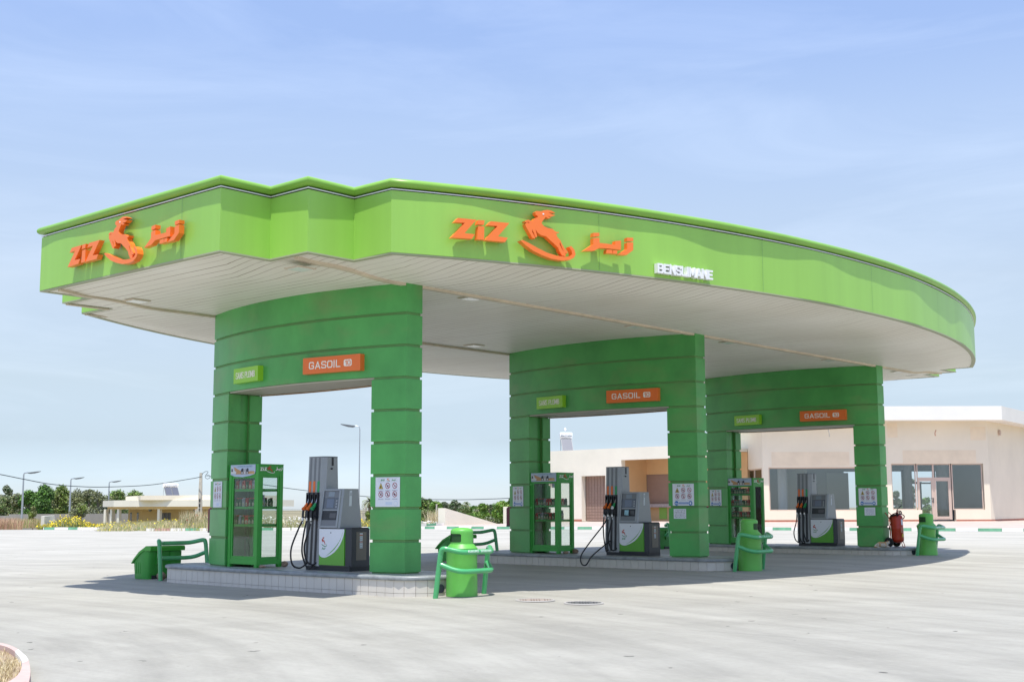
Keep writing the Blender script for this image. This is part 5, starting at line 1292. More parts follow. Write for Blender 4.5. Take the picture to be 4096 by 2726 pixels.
# back wall and side with openings
Pb = Vector(P) + away*9.5 - Vector((CR.x, CR.y))*6; Qb = Vector((W2.x, W2.y)) + away*.5
Pb2 = Vector(P)+away*9.5+Vector((CR.x, CR.y))*1.6; Qb2 = Vector(Q)+away*9.5
sb = lambda x: plan_hit(x, Pb2, Qb2)*(Qb2-Pb2).length
zt_ = zrow(1878, 3700, Pb2, Qb2); zz0 = zb_+.1
mb = MB(); ptb, _ = wall_mb(mb, Pb2, Qb2, zb_, zF0, .3, [(sb(3565), sb(3850), zz0, zt_), (sb(3380), sb(3430), zrow(2035, 3400, Pb2, Qb2), zrow(1885, 3400, Pb2, Qb2))])
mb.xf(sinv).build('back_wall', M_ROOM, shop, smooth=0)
mb = MB()
for x0, x1, y0_, y1_ in ((3610, 3622, 2075, 1878), (3622, 3690, 1934, 1926), (3682, 3688, 2075, 1926), (3735, 3741, 1878+0, 1862), (3738, 3746, 2075, 1878), (3565, 3850, 1884, 1877), (3846, 3852, 2075, 1878), (3690, 3740, 1934, 1928), (3566, 3612, 2075, 2069)):
    a, b = sb(x0), sb(x1); za, zb2 = zrow(y0_, (x0+x1)/2, Pb2, Qb2), zrow(y1_, (x0+x1)/2, Pb2, Qb2); barw(mb, ptb, a, b, max(za, zb_), zb2, -.1, .0)
mb.xf(sinv).build('back_window_frames', M_FRAMED, shop, smooth=0)
mb = MB(); 
def fl(z0, z1, m): mb.prism([(P[0]+.2*away.x, P[1]+.2*away.y), (Q[0]+.2*away.x, Q[1]+.2*away.y), tuple(Qb2), tuple(Pb2)], z0, z1, m)
fl(zb_-.05, zb_+.03, 0); fl(zF0-.25, zF0-.05, 1)
for p_, q_ in ((Q, Qb2),):
    p_ = Vector(p_); q_ = Vector(q_); s_ = Vector((CR.x, CR.y)).normalized()*.1; p_ = p_ + away*.4
    mb.prism([tuple(p_-s_), tuple(p_+s_), tuple(q_+s_), tuple(q_-s_)], zb_+.03, zF0-.25, 1)
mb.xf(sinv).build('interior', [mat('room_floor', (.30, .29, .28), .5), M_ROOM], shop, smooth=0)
mb = MB()
for x, D, r_ in ((3133, 79.5, .29), (3778, 81.5, .36), (3637, 82.5, .25)):
    c = at(x, 2040, D); mb.lathe([(r_, zb_+.03), (r_, zF0-.25)], c.x, c.y, 24)
mb.xf(sinv).build('column', mat('column_grey', (.48, .48, .49), .8), shop)
mb = MB()
c = at(3235, 2040, 86); mb.box(c.x-1.2, c.x+.6, c.y-.2, c.y+.2, zb_+1.55, zb_+2.5); mb.xf(sinv).build('wall_rack', M_FRAMED, shop, smooth=0)
c = at(3345, 2040, 86.0); 
# pale inner panel
pa = at(3312, 2040, 86.2); pb = at(3398, 2040, 86.2); mb = MB(); s_ = away*.1
mb.prism([(pa.x, pa.y), (pb.x, pb.y), (pb.x+s_.x, pb.y+s_.y), (pa.x+s_.x, pa.y+s_.y)], zb_+.5, zrow(1890, 3350, (pa.x, pa.y), (pb.x, pb.y))); mb.xf(sinv).build('inner_door', mat('door_pale', (.50, .52, .46), .6), shop, smooth=0)
# roof band and slab
mb = MB(); bk = away*11
poly = [(F0.x, F0.y), (F1.x, F1.y), (F2.x, F2.y), (F2.x+away.x*6, F2.y+away.y*6), (F0.x+bk.x, F0.y+bk.y), (F0.x+away.x*5, F0.y+away.y*5)]
mb.prism(poly, zF0, zF1-.04, 0); mb.xf(sinv).build('roof_band', M_WALLW, shop, smooth=0)
# glazing
def glazed(xs_list, za, zb2, mull, name, ptf, Sf, transom=None, door=None):
    f = MB(); s0, s1 = Sf(xs_list[0]), Sf(xs_list[1]); w_ = .06
    barw(f, ptf, s0, s1, zb2-.07, zb2, .10, .16); barw(f, ptf, s0, s1, za, za+.07, .10, .16)
    barw(f, ptf, s0, s0+.06, za+.07, zb2-.07, .10, .16); barw(f, ptf, s1-.06, s1, za+.07, zb2-.07, .10, .16)
    for x in mull: barw(f, ptf, Sf(x)-.05, Sf(x)+.05, za+.07, zb2-.07, .09, .17)
    if transom: barw(f, ptf, s0+.06, s1-.06, transom-.06, transom+.06, .095, .165)
    o = f.xf(sinv).build(name, M_FRAME, shop, smooth=0)
    g = MB(); barw(g, ptf, s0+.06, s1-.06, za+.07, zb2-.07, .125, .132); g.xf(sinv).build('pane', M_WIN, o, smooth=0); return o
for nm_, (x0_, x1_, y0_, y1_) in enumerate(((3620, 3915, 1850, 1799), (3562, 3603, 1748, 1690), (3896, 3958, 1760, 1706), (3092, 3405, 1862, 1806))):
    f = MB(); barw(f, pt, S(x0_), S(x1_), zr(y0_, 3750 if nm_ < 3 else 3250), zr(y1_, 3750 if nm_ < 3 else 3250), -.006, -.002)
    f.xf(sinv).build('paint_patch', mat('patch_paint', (.78, .66, .49), .85, var=.08, vs=1.2), shop, smooth=0)
glazed((3572, 3671), wb, wt, [], 'window', pt, S); 
trz = zrow(1912, 3750, P, Q)
o = glazed((3675, 3811), zb_+.12, wt, [3741], 'door', pt, S, transom=trz)
f = MB(); barw(f, pt, S(3735), S(3738), zrow(2010, 3736, P, Q), zrow(1990, 3736, P, Q), .02, .09); barw(f, pt, S(3728), S(3738), zrow(1994, 3736, P, Q), zrow(1991, 3736, P, Q), .02, .05); f.xf(sinv).build('handle', M_FRAMED, o, smooth=0)
f = MB()
for x in (3681, 3735, 3747, 3803): barw(f, pt, S(x)-.055, S(x)+.055, zb_+.14, trz-.06, .085, .17)
for x0, x1 in ((3681, 3735), (3747, 3803)): barw(f, pt, S(x0), S(x1), zb_+.19, zb_+.32, .086, .169); barw(f, pt, S(x0), S(x1), trz-.16, trz-.06, .086, .169)
f.xf(sinv).build('door_leaf_frame', M_FRAME, o, smooth=0)
glazed((3815, 3938), wb, wt, [], 'window', pt, S)
glazed((3080, 3450), wb2, wt2, [], 'window', pt, S)
glazed((2988, 3053), zl0, zl1, [3015, 3045], 'window', pt3, Sl)
mb = MB(); barw(mb, pt, 0, S(3689), zb_-.02, zb_+.13, -.02, -.002); barw(mb, pt, S(3823.5), LW, zb_-.02, zb_+.13, -.02, -.002); barw(mb, pt2, .01, L2, zb_-.02, zb_+.13, -.02, -.002); barw(mb, pt3, 0, LL-.01, zb_-.02, zb_+.13, -.02, -.002)
barw(mb, pt, S(3660), S(3830), zb_-.3, zb_+.02, -.35, -.022)
mb.xf(sinv).build('plinth', M_BRICK, shop, smooth=0)
for x in (3311+0, 3742): # dangling wires
    y_ = 1713 if x < 3400 else 1718
    ps = [at(x+dx, y_+dy, 76.85) for dx, dy in ((2, 0), (3, 9), (6, 18), (7, 33))] if x < 3400 else [at(x+dx, y_+dy, 76.85) for dx, dy in ((2, 0), (0, 6), (-2, 14), (0, 24))]
    MB().tube(smooth_path(ps, 3), .035, 6).xf(sinv).build('loose_cable', M_TWIG if x > 3400 else M_POLE, shop)
dq = at(3993.5, 1729, 79.2); s2 = plan_hit(3993.5, Q, (W2.x, W2.y), 1729)*L2; zq = zrow(1729, 3993.5, Q, (W2.x, W2.y))
c0 = Vector(pt2(s2, zq, -.12)); c1 = Vector(pt2(s2, zq, .02)); MB().tube([c0, c1], .17, 20).xf(sinv).build('round_wall_lamp', mat('wall_lamp_beige', (.50, .38, .30), .5), shop)

# workshop building ----------------------------------------------------
G0 = at(2120, 2085, 91.2); G1 = at(2895, 2085, 79.0)
P, Q = (G0.x, G0.y), (G1.x, G1.y); LG = (Vector(Q)-Vector(P)).length
zt1 = zrow(1793.5, 2420, P, Q); zbg = zrow(2083.5, 2420, P, Q)
wk = thing('workshop_building', (G0.x, G0.y, zbg), 'long flat roofed cream building with brown shutters behind the middle island', 'building')
winv = Matrix.Translation(-Vector((G0.x, G0.y, zbg)))
S = lambda x: plan_hit(x, P, Q)*LG
ops = [(S(2327), S(2423), zbg, zrow(1903, 2330, P, Q)), (S(2487), S(2888), zbg, zrow(1836.5, 2550, P, Q)), (S(2196), S(2223), zrow(1949, 2200, P, Q), zrow(1924, 2200, P, Q))]
mb = MB(); ptw, _ = wall_mb(mb, P, Q, zbg, zt1, .4, ops); 
bk = Vector((-An.y, An.x)) if Vector((-An.y, An.x)).dot(away) > 0 else -Vector((-An.y, An.x))
dW = (Vector(Q)-Vector(P)).normalized(); nW = Vector((-dW.y, dW.x)); nW = nW if nW.dot(away) > 0 else -nW
for e in (Vector(P),): 
    f_ = e + nW*.4; g_ = e + nW*9; mb.prism([tuple(f_), tuple(f_+dW*.3*(1 if e == Vector(P) else -1)), tuple(g_+dW*.3*(1 if e == Vector(P) else -1)), tuple(g_)], zbg, zt1)
g0_, g1_ = Vector(P)+nW*9, Vector(Q)+nW*9; mb.prism([tuple(g0_), tuple(g1_), tuple(g1_+nW*.3), tuple(g0_+nW*.3)], zbg, zt1)
mb.xf(winv).build('wall', M_WALLC, wk, smooth=0)
mb = MB(); mb.prism([tuple(Vector(P)+nW*.401), tuple(Vector(Q)+nW*.401), tuple(Vector(Q)+nW*8.99), tuple(Vector(P)+nW*8.99)], zt1-.45, zt1-.25); mb.xf(winv).build('roof', M_WALLW, wk, smooth=0)
# porch recess: orange back wall with shutter
dp = 2.6; Pr, Qr = Vector(P)+nW*dp, Vector(Q)+nW*dp; Sr = lambda x: plan_hit(x, Pr, Qr)*LG
mb = MB(); zsh0, zsh1 = zrow(2014, 2620, Pr, Qr), zrow(1896, 2620, Pr, Qr)
ptr_, _ = wall_mb(mb, Pr, Qr, zbg, zt1-.46, .25, [(Sr(2580), Sr(2730), zsh0, zsh1)])
a = Vector(P)+dW*S(2487)-dW*.3; mb.prism([tuple(a+nW*.4), tuple(a+dW*.3+nW*.4), tuple(a+dW*.3+nW*dp), tuple(a+nW*dp)], zbg, zt1-.46)
mb.xf(winv).build('porch_wall', mat('porch_orange', (.62, .40, .20), .85, var=.08, vs=.4), wk, smooth=0)
mb = MB(); barw(mb, ptr_, Sr(2576), Sr(2740), zsh0-.22, zsh0, -.35, .1); mb.xf(winv).build('counter', mat('counter_stone', (.38, .33, .32), .7, var=.2, vs=6), wk, smooth=0)
mb = MB(); z_ = zsh0
while z_ < zsh1-.01:
    barw(mb, ptr_, Sr(2580)+.01, Sr(2730)-.01, z_, min(z_+.135, zsh1), .06, .09); z_ += .15
barw(mb, ptr_, Sr(2580)+.01, Sr(2730)-.01, zsh0, zsh1, .091, .1)
mb.xf(winv).build('shutter', M_SHUT, wk, smooth=0)
mb = MB(); barw(mb, ptr_, Sr(2638), Sr(2668), zbg+.15, zsh0-.24, -.03, -.002); mb.xf(winv).build('green_hatch', mat('hatch_green', (.26, .46, .08), .7), wk, smooth=0)
mb = MB(); zd = zrow(1903, 2340, P, Q); s0, s1 = S(2327)+.02, S(2423)-.02
nx, nz = 8, 15
for i in range(nx):
    for j in range(nz):
        a, b = s0+(s1-s0)*i/nx, s0+(s1-s0)*(i+1)/nx; c, d = zbg+(zd-zbg)*j/nz, zbg+(zd-zbg)*(j+1)/nz; barw(mb, ptw, a+.015, b-.015, c+.012, d-.012, .42, .45)
barw(mb, ptw, s0, s1, zbg, zd, .451, .47)
mb.xf(winv).build('shutter_door', M_SHUT, wk, smooth=0)
mb = MB(); barw(mb, ptw, S(2196), S(2223), zrow(1949, 2200, P, Q), zrow(1924, 2200, P, Q), .1, .12); wn = mb.xf(winv).build('window', M_SCREEN, wk, smooth=0)
mb = MB()
for x in (2196, 2203, 2223): barw(mb, ptw, S(x)-.06, S(x)+.06, zrow(1949, 2200, P, Q), zrow(1924, 2200, P, Q), .05, .099)
mb.xf(winv).build('frame', M_FRAME, wn, smooth=0)
mb = MB(); barw(mb, ptw, 0, S(2327), zbg-.02, zbg+.12, -.03, -.002); barw(mb, ptw, S(2423), S(2487), zbg-.02, zbg+.12, -.03, -.002); mb.xf(winv).build('plinth', M_BRICK, wk, smooth=0)

def solar(P, scale, az, panels, label, text):
    t = thing('solar_water_heater', P, label, 'water heater'); t.rotation_euler = (0, 0, az); s = scale
    w_ = 1.05*s*panels
    mb = MB()
    for i in range(panels):
        a, b = -w_/2+i*w_/panels+.02, -w_/2+(i+1)*w_/panels-.02
        mb.hexa([(a, -1.0*s, .10), (b, -1.0*s, .10), (b, -.94*s, .02), (a, -.94*s, .02)], [(a, .05*s, 1.45*s), (b, .05*s, 1.45*s), (b, .12*s, 1.40*s), (a, .12*s, 1.40*s)])
    mb.build('collector_frame', M_GREYD, t, smooth=0); mb = MB()
    for i in range(panels):
        a, b = -w_/2+i*w_/panels+.07, -w_/2+(i+1)*w_/panels-.07
        mb.quad((a, -.965*s, .16), (b, -.965*s, .16), (b, .01*s, 1.41*s), (a, .01*s, 1.41*s))
    o = mb.build('collector', M_PANEL, t, smooth=0, fix=False); o.location = (0, -.02, .015)
    tl_ = w_*(1.08 if panels > 1 else 1.05); MB().tube([(-tl_/2, .25*s, 1.72*s), (-tl_/2+.03, .25*s, 1.72*s), (tl_/2-.03, .25*s, 1.72*s), (tl_/2, .25*s, 1.72*s)], [.27*s, .30*s, .30*s, .27*s], 28).build('tank', M_TANK, t, smooth=40)
    mb = MB()
    for x in (-w_/2+.05, w_/2-.05): mb.tube([(x, .35*s, 1.5*s), (x, .45*s, 0)], .03*s, 6); mb.tube([(x, -1.0*s, .05), (x, .45*s, .02)], .03*s, 6)
    mb.build('stand', M_GALV, t)
    mb = MB(); add_text(mb, text, -tl_*.30, tl_*.42, 1.64*s, 1.78*s, (0, .25*s, 0), (1, 0, 0), (0, 0, 1), (0, -1, 0), .302*s, 0, bold=.02)
    mb.extr([(-tl_*.38+.07*s*math.cos(i*.5), 1.71*s+.08*s*math.sin(i*.5)) for i in range(12)], (0, .25*s, 0), (1, 0, 0), (0, 0, 1), (0, -1, 0), .300*s, .302*s)
    mb.build('tank_lettering', mat('tank_text', (.12, .16, .18), .6), t, smooth=0)
    return t
azc = math.atan2(CR.y, CR.x)
sp = at(2266, 1800, 90.5); tt = solar((sp.x, sp.y, zt1-.25), .62*1.3, azc+.12, 1, 'single panel solar water heater with white tank on the cream building roof', 'BATITHERM')
tt.scale = (.98, .98, .98)
MB().lathe([(.02, 0), (.02, .12), (.09, .16), (.10, .22), (.05, .28), (.01, .36)], seg=12).xf(Matrix.Translation((-.05, .2, 1.63))).build('air_valve', M_TANK, tt)

# wedge wall and stub -------------------------------------------------
a, b = at(1781, 2098.5, 82), at(1992, 2094, 87)
mb = MB(); n_ = away*.0; A2 = Vector((a.x, a.y)); B2 = Vector((b.x, b.y)); d_ = (B2-A2).normalized(); nn = Vector((-d_.y, d_.x)); nn = nn if nn.dot(away) > 0 else -nn
nn2 = nn*1.0; zt_w = zrow(2030.5, 1781, A2, B2); zl_ = zrow(2094, 1992, A2, B2)
off = Vector((CR.x, CR.y))*-.22
A3 = A2 + nn*.30 + off
mb.hexa([(A2.x, A2.y, a.z-.3), (B2.x, B2.y, b.z-.3), (B2.x+nn.x*.3, B2.y+nn.y*.3, b.z-.3), (A3.x, A3.y, a.z-.3)], [(A2.x, A2.y, zt_w), (B2.x, B2.y, zl_), (B2.x+nn.x*.3, B2.y+nn.y*.3, zl_), (A3.x, A3.y, zt_w)])
tag(mb.build('wedge_wall', M_WALLC, smooth=0), 'cream wall sloping down to the right between the first two pylons', 'wall')
a, b = at(2013, 2093, 90), at(2120, 2089, 90); mb = MB(); A2 = Vector((a.x, a.y)); B2 = Vector((b.x, b.y)); 
mb.prism([tuple(A2), tuple(B2), tuple(B2+away*6), tuple(A2+away*.4)], a.z-.2, zrow(2025, 2020, A2, B2)); tag(mb.build('boundary_wall', M_WALLC, smooth=0), 'short cream wall end just left of the middle pylon', 'wall')
# kerb left of the wedge: higher kerb band with soil & flowers
a, b = at(1640, 2103, 80), at(1776, 2098, 81.5)
kl = MB(); A2 = Vector((a.x, a.y)); B2 = Vector((b.x, b.y)); L_ = (B2-A2).length; d_ = (B2-A2)/L_
for s0, s1, m in ((0, ph(1706, A2, B2), 0), (ph(1706, A2, B2), ph(1745, A2, B2), 1), (ph(1745, A2, B2), L_, 0)):
    p, q = A2+d_*s0, A2+d_*s1; za = a.z+(b.z-a.z)*s0/L_; zb3 = a.z+(b.z-a.z)*s1/L_; o_ = away*.2
    kl.hexa([(p.x, p.y, za-.2), (q.x, q.y, zb3-.2), (q.x+o_.x, q.y+o_.y, zb3-.2), (p.x+o_.x, p.y+o_.y, za-.2)], [(p.x, p.y, za+.10), (q.x, q.y, zb3+.14), (q.x+o_.x, q.y+o_.y, zb3+.14), (p.x+o_.x, p.y+o_.y, za+.10)], m)
tag(kl.build('kerb', [M_KW, M_KG, M_KR], smooth=0, weld=False), kind='structure', label='short white and green kerb at the foot of the wedge wall')

# perimeter wall left, white stub -------------------------------------
a, b = at(-200, 2118, 138), at(1000, 2112, 165); mb = MB(); A2 = Vector((a.x, a.y)); B2 = Vector((b.x, b.y)); q1 = A2.lerp(B2, plan_hit(40, A2, B2))
z1 = zrow(2053.5, 300, A2, B2)
wall_mb(mb, q1, B2, z1-3.2, z1, .25); wall_mb(mb, A2, q1, z1-3.2, z1-.16, .25); tag(mb.build('perimeter_wall', M_WALLG, smooth=0), 'long grey rendered wall in front of the trees on the left', 'wall')
a, b, c = at(162, 2113, 88), at(176, 2113, 87.2), at(217, 2108, 96)
mb = MB(); h = 88*50/FPX
mb.hexa([(a.x, a.y, a.z-.2), (b.x, b.y, b.z-.2), (c.x, c.y, c.z-.3), (c.x+away.x*.3-.4, c.y+away.y*.3, c.z-.3)], [(a.x, a.y, a.z+h), (b.x, b.y, a.z+h), (c.x, c.y, a.z+h), (c.x+away.x*.3-.4, c.y+away.y*.3, a.z+h)])
tag(mb.build('gate_stub_wall', M_WALLC, smooth=0), 'short cream wall end beside the yellow flowers at far left', 'wall')
# house -----------------------------------------------------------------
P, Q = at(460, 2100, 138), at(868, 2100, 130.6); P = (P.x, P.y); Q = (Q.x, Q.y); LH = (Vector(Q)-Vector(P)).length
S = lambda x: plan_hit(x, P, Q)*LH
zr = lambda y, x=650: zrow(y, x, P, Q)
ht = thing('villa', (P[0], P[1], zr(2092)), 'low cream house with a flat roofed colonnade porch behind the weeds at left', 'house'); hinv = Matrix.Translation(-ht.location)
zg_ = zr(2105); e0, e1 = zr(2025), zr(1998.5); e2 = zr(1980)
dH = (Vector(Q)-Vector(P)).normalized(); nH = Vector((-dH.y, dH.x)); nH = nH if nH.dot(away) > 0 else -nH
Fp = Vector(P); Fq = Vector(Q); Lp = at(408, 2100, 146); Lp = Vector((Lp.x, Lp.y))
mb = MB(); mb.prism([tuple(Fp-nH*.3), tuple(Fq-nH*.3), tuple(Fq+nH*12), tuple(Lp+nH*8), tuple(Lp)], e0, e1); mb.xf(hinv).build('roof_band', M_WALLC, ht, smooth=0)
i0 = at(502, 2000, 146); i1 = at(562, 2000, 134.8); i1v = Vector((i1.x, i1.y)); mb = MB(); mb.prism([(i1.x, i1.y), tuple(Fq+nH*1.2), tuple(Fq+nH*10), (i0.x+nH.x*3, i0.y+nH.y*3), (i0.x, i0.y)], e1, zrow(1980, 650, (i1.x, i1.y), tuple(Fq+nH*1.2))); mb.xf(hinv).build('parapet', M_WALLP, ht, smooth=0)
mb = MB(); wall_mb(mb, Fp, Fq, zr(2035), e0, .3); wall_mb(mb, Lp+dH*.8, Fp, zr(2035), e0, .3); mb.xf(hinv).build('beam', M_WALLY, ht, smooth=0)
for x in (472, 634, 785, 862):
    c = Vector(P)+dH*S(x); mb = MB().prism([tuple(c+dH*-.17), tuple(c+dH*.17), tuple(c+dH*.17+nH*.35), tuple(c-dH*.17+nH*.35)], zg_, zr(2035)); mb.xf(hinv).build('column', M_WALLC, ht, smooth=0)
for x, D in ((424, 144), (449, 141)):
    c = at(x, 2080, D); MB().prism([(c.x-.2, c.y-.2), (c.x+.2, c.y-.2), (c.x+.2, c.y+.2), (c.x-.2, c.y+.2)], zg_, zr(2035)).xf(hinv).build('column', M_WALLC, ht, smooth=0)
Pw = Vector(P)+nH*2.6; Qw = Vector(Q)+nH*2.6; Sw = lambda x: plan_hit(x, Pw, Qw)*(Qw-Pw).length; zw = lambda y, x: zrow(y, x, Pw, Qw)
mb = MB(); ptv, _ = wall_mb(mb, Pw+dH*Sw(568), Qw, zg_, e0, .3, [(Sw(641)-Sw(568), Sw(684)-Sw(568), zw(2090, 660), zw(2049, 660)), (Sw(760)-Sw(568), Sw(786)-Sw(568), zg_, zw(2046, 770))])
c0 = Pw+dH*Sw(568); c1 = at(512, 2090, 146); wall_mb(mb, (c1.x, c1.y), c0, zg_, e0, .3); mb.xf(hinv).build('wall', M_WALLY, ht, smooth=0)
mb = MB(); o0 = Sw(568)
sA, sB = Sw(641)-o0, Sw(684)-o0; za, zb3 = zw(2090, 660), zw(2049, 660); barw(mb, ptv, sA, sB, za, zb3, .12, .14, 0)
for q in range(9): barw(mb, ptv, sA, sB, za+(zb3-za)*(q+.3)/9, za+(zb3-za)*(q+.55)/9, .05, .08, 1)
for q in range(4): barw(mb, ptv, sA+(sB-sA)*q/3-.03, sA+(sB-sA)*q/3+.03, za, zb3, .02, .05, 1)
mb.xf(hinv).build('barred_window', [M_SCREEN, mat('window_bars', (.25, .22, .18), .6)], ht, smooth=0)
mb = MB(); barw(mb, ptv, Sw(760)-o0, Sw(786)-o0, zg_, zw(2046, 770), .1, .14); mb.xf(hinv).build('door', M_DWOOD, ht, smooth=0)
for x in (524.5, 552):
    s_ = plan_hit(x, (c1.x, c1.y), tuple(c0)); q = Vector((c1.x, c1.y)).lerp(c0, s_); k_ = (c0-Vector((c1.x, c1.y))).normalized()
    z0_, z1_ = zrow(2082, x, (c1.x, c1.y), tuple(c0)), zrow(2048, x, (c1.x, c1.y), tuple(c0)); nv = -away*.04
    MB().hexa([(q.x-k_.x*.5+nv.x, q.y-k_.y*.5+nv.y, z0_), (q.x+k_.x*.5+nv.x, q.y+k_.y*.5+nv.y, z0_), (q.x+k_.x*.5+.05, q.y+k_.y*.5+.05, z0_), (q.x-k_.x*.5+.05, q.y-k_.y*.5+.05, z0_)],
              [(q.x-k_.x*.5+nv.x, q.y-k_.y*.5+nv.y, z1_), (q.x+k_.x*.5+nv.x, q.y+k_.y*.5+nv.y, z1_), (q.x+k_.x*.5+.05, q.y+k_.y*.5+.05, z1_), (q.x-k_.x*.5+.05, q.y-k_.y*.5+.05, z1_)]).xf(hinv).build('window', M_SCREEN, ht, smooth=0)
for x in (603, 782):
    q = Pw+dH*Sw(x)-nH*.1; MB().ball((q.x, q.y, zw(2038, x)), .18, .18, .18).xf(hinv).build('wall_lamp', M_GREY, ht)
sp = at(683, 1980, 137); solar((sp.x, sp.y, zrow(1980, 683, P, Q)-.15), .72, azc+.6, 2, 'twin panel solar water heater with white tank on the house roof at left', 'BATITHERM')

# lamps -----------------------------------------------------------------
def lamp(xb, yb, xt, yt, D, head, label, r0=.09, r1=.05, hl=1.2):
    b = at(xb, yb, D); tp_ = at(xt, yt, D); tp_.x, tp_.y = b.x, b.y; H = tp_.z-b.z
    t = thing('street_lamp', b, label, 'street lamp', 'street lamps around the station'); u = Vector((CR.x, CR.y, 0)).normalized()*head
    MB().tube([(0, 0, -.5), (0, 0, H*.5), (0, 0, H*.965)], [r0, (r0+r1)/2, r1], 12).build('pole', M_GALV, t)
    MB().tube(smooth_path([(0, 0, H*.955), tuple(u*.06+Vector((0, 0, H-.05))), tuple(u*.40+Vector((0, 0, H+.03)))], 5), r1*.8, 8).build('arm', M_GALV, t)
    mb = MB(); s = Vector((-u.y, u.x, 0)); 
    prof = [(.35, .05, -.05, .04), (.55, .11, -.10, .05), (.9, .12, -.06, .10), (1.2, .10, .03, .14), (1.45, .03, .12, .17)]
    rings = []
    for x, w_, za, zb_2 in prof:
        x *= hl; c = u*x; rings.append([c-s*w_+Vector((0, 0, H+za)), c+s*w_+Vector((0, 0, H+za)), c+s*w_+Vector((0, 0, H+zb_2)), c-s*w_+Vector((0, 0, H+zb_2))])
    mb.add([tuple(p) for r_ in rings for p in r_], [(i*4+j, i*4+(j+1) % 4, (i+1)*4+(j+1) % 4, (i+1)*4+j) for i in range(4) for j in range(4)] + [(0, 1, 2, 3), (16, 17, 18, 19)])
    mb.build('lamp_head', M_LAMPH, t, smooth=0)
lamp(85, 2113, 97, 1889, 130, 1, 'grey street lamp farthest left, in front of the grey wall', .12, .07, 1.2)
lamp(277, 2080, 284, 1912, 152, 1, 'grey street lamp between the other two on the left, behind the yellow flowers', .12, .07, 1.1)
lamp(431, 2088, 437, 1925, 168, 1, 'grey street lamp in front of the low house', .12, .07, 1.1)
lamp(1435, 2075, 1431, 1700, 95, -1, 'tall pale street lamp seen through the nearest pylon opening', .055, .035, 1.0)

# utility pole and cables ----------------------------------------------
b = at(798, 2098, 116); H = (at(806, 1889, 116).z-b.z); t = thing('utility_pole', b, 'square concrete utility pole with coiled cable standing in the weeds left of the nearest pylon', 'utility pole')
MB().hexa([(-.22, -.16, -.5), (.22, -.16, -.5), (.22, .16, -.5), (-.22, .16, -.5)], [(-.11, -.09, H), (.11, -.09, H), (.11, .09, H), (-.11, .09, H)]).xf(Matrix.Rotation(azc, 4, 'Z')).build('pole', M_POLE, t, smooth=0)
mb = MB(); ax = Vector((CR.x, CR.y, 0)).normalized(); ay = Vector((-ax.y, ax.x, 0)); fn = lambda a, z, c=0: tuple(ax*a + ay*c + Vector((0, 0, z)))
for q in range(4): mb.box(-.06, .06, -.20, -.14, .7+.45*q, 1.0+.45*q)
mb.xf(Matrix.Rotation(azc, 4, 'Z')).build('pole_slots', M_BLACK, t, smooth=0)
mb = MB(); mb.tube(smooth_path([fn(.0, H-.4), fn(.15, H-.1), fn(.35, H+.1), fn(.6, H+.12), fn(.62, H), fn(.45, H-.2), fn(.4, H-.4), fn(.6, H-.55), fn(.85, H-.4), fn(.7, H-.2), fn(.5, H-.28), fn(.9, H-.3), fn(1.2, H-.38)], 5), .022, 6)
mb.build('coiled_cable', M_WIRE, t)
def cable(pts, label, r=.03):
    P = smooth_path([at(x, y, D) for x, y, D in pts], 8); c = P[0].copy(); o = MB().tube([p-c for p in P], r, 6).build('overhead_cable', M_WIRE); o.location = c; tag(o, label, 'cable', 'overhead cables')
cable([(-60, 1888, 100), (0, 1896, 102), (95, 1915, 105), (205, 1935, 108), (330, 1945, 110), (436, 1946, 112), (600, 1938, 114), (760, 1914, 116), (806, 1905, 116)], 'dark overhead cable sagging left from the utility pole to the picture edge', .035)
cable([(845, 1900, 116), (980, 1926, 114), (1083, 1941, 112), (1135, 1949, 111), (1220, 1960, 110), (1330, 1972, 109), (1440, 1982, 108), (1560, 1992, 107), (1680, 1995.5, 106), (1840, 1997, 104), (1950, 1994.5, 102), (2040, 1991, 100), (2120, 1987, 99)], 'dark overhead cable running low behind the nearest pylon toward the buildings', .03)
for y in (2036, 2043, 2052): cable([(1100, y, 150), (1220, y+1, 150), (1330, y+1, 150), (1480, y-1, 150)], ['upper', 'middle', 'lower'][(y-2036)//7 if y < 2052 else 2] + ' of three thin distant wires behind the pumps', .018)

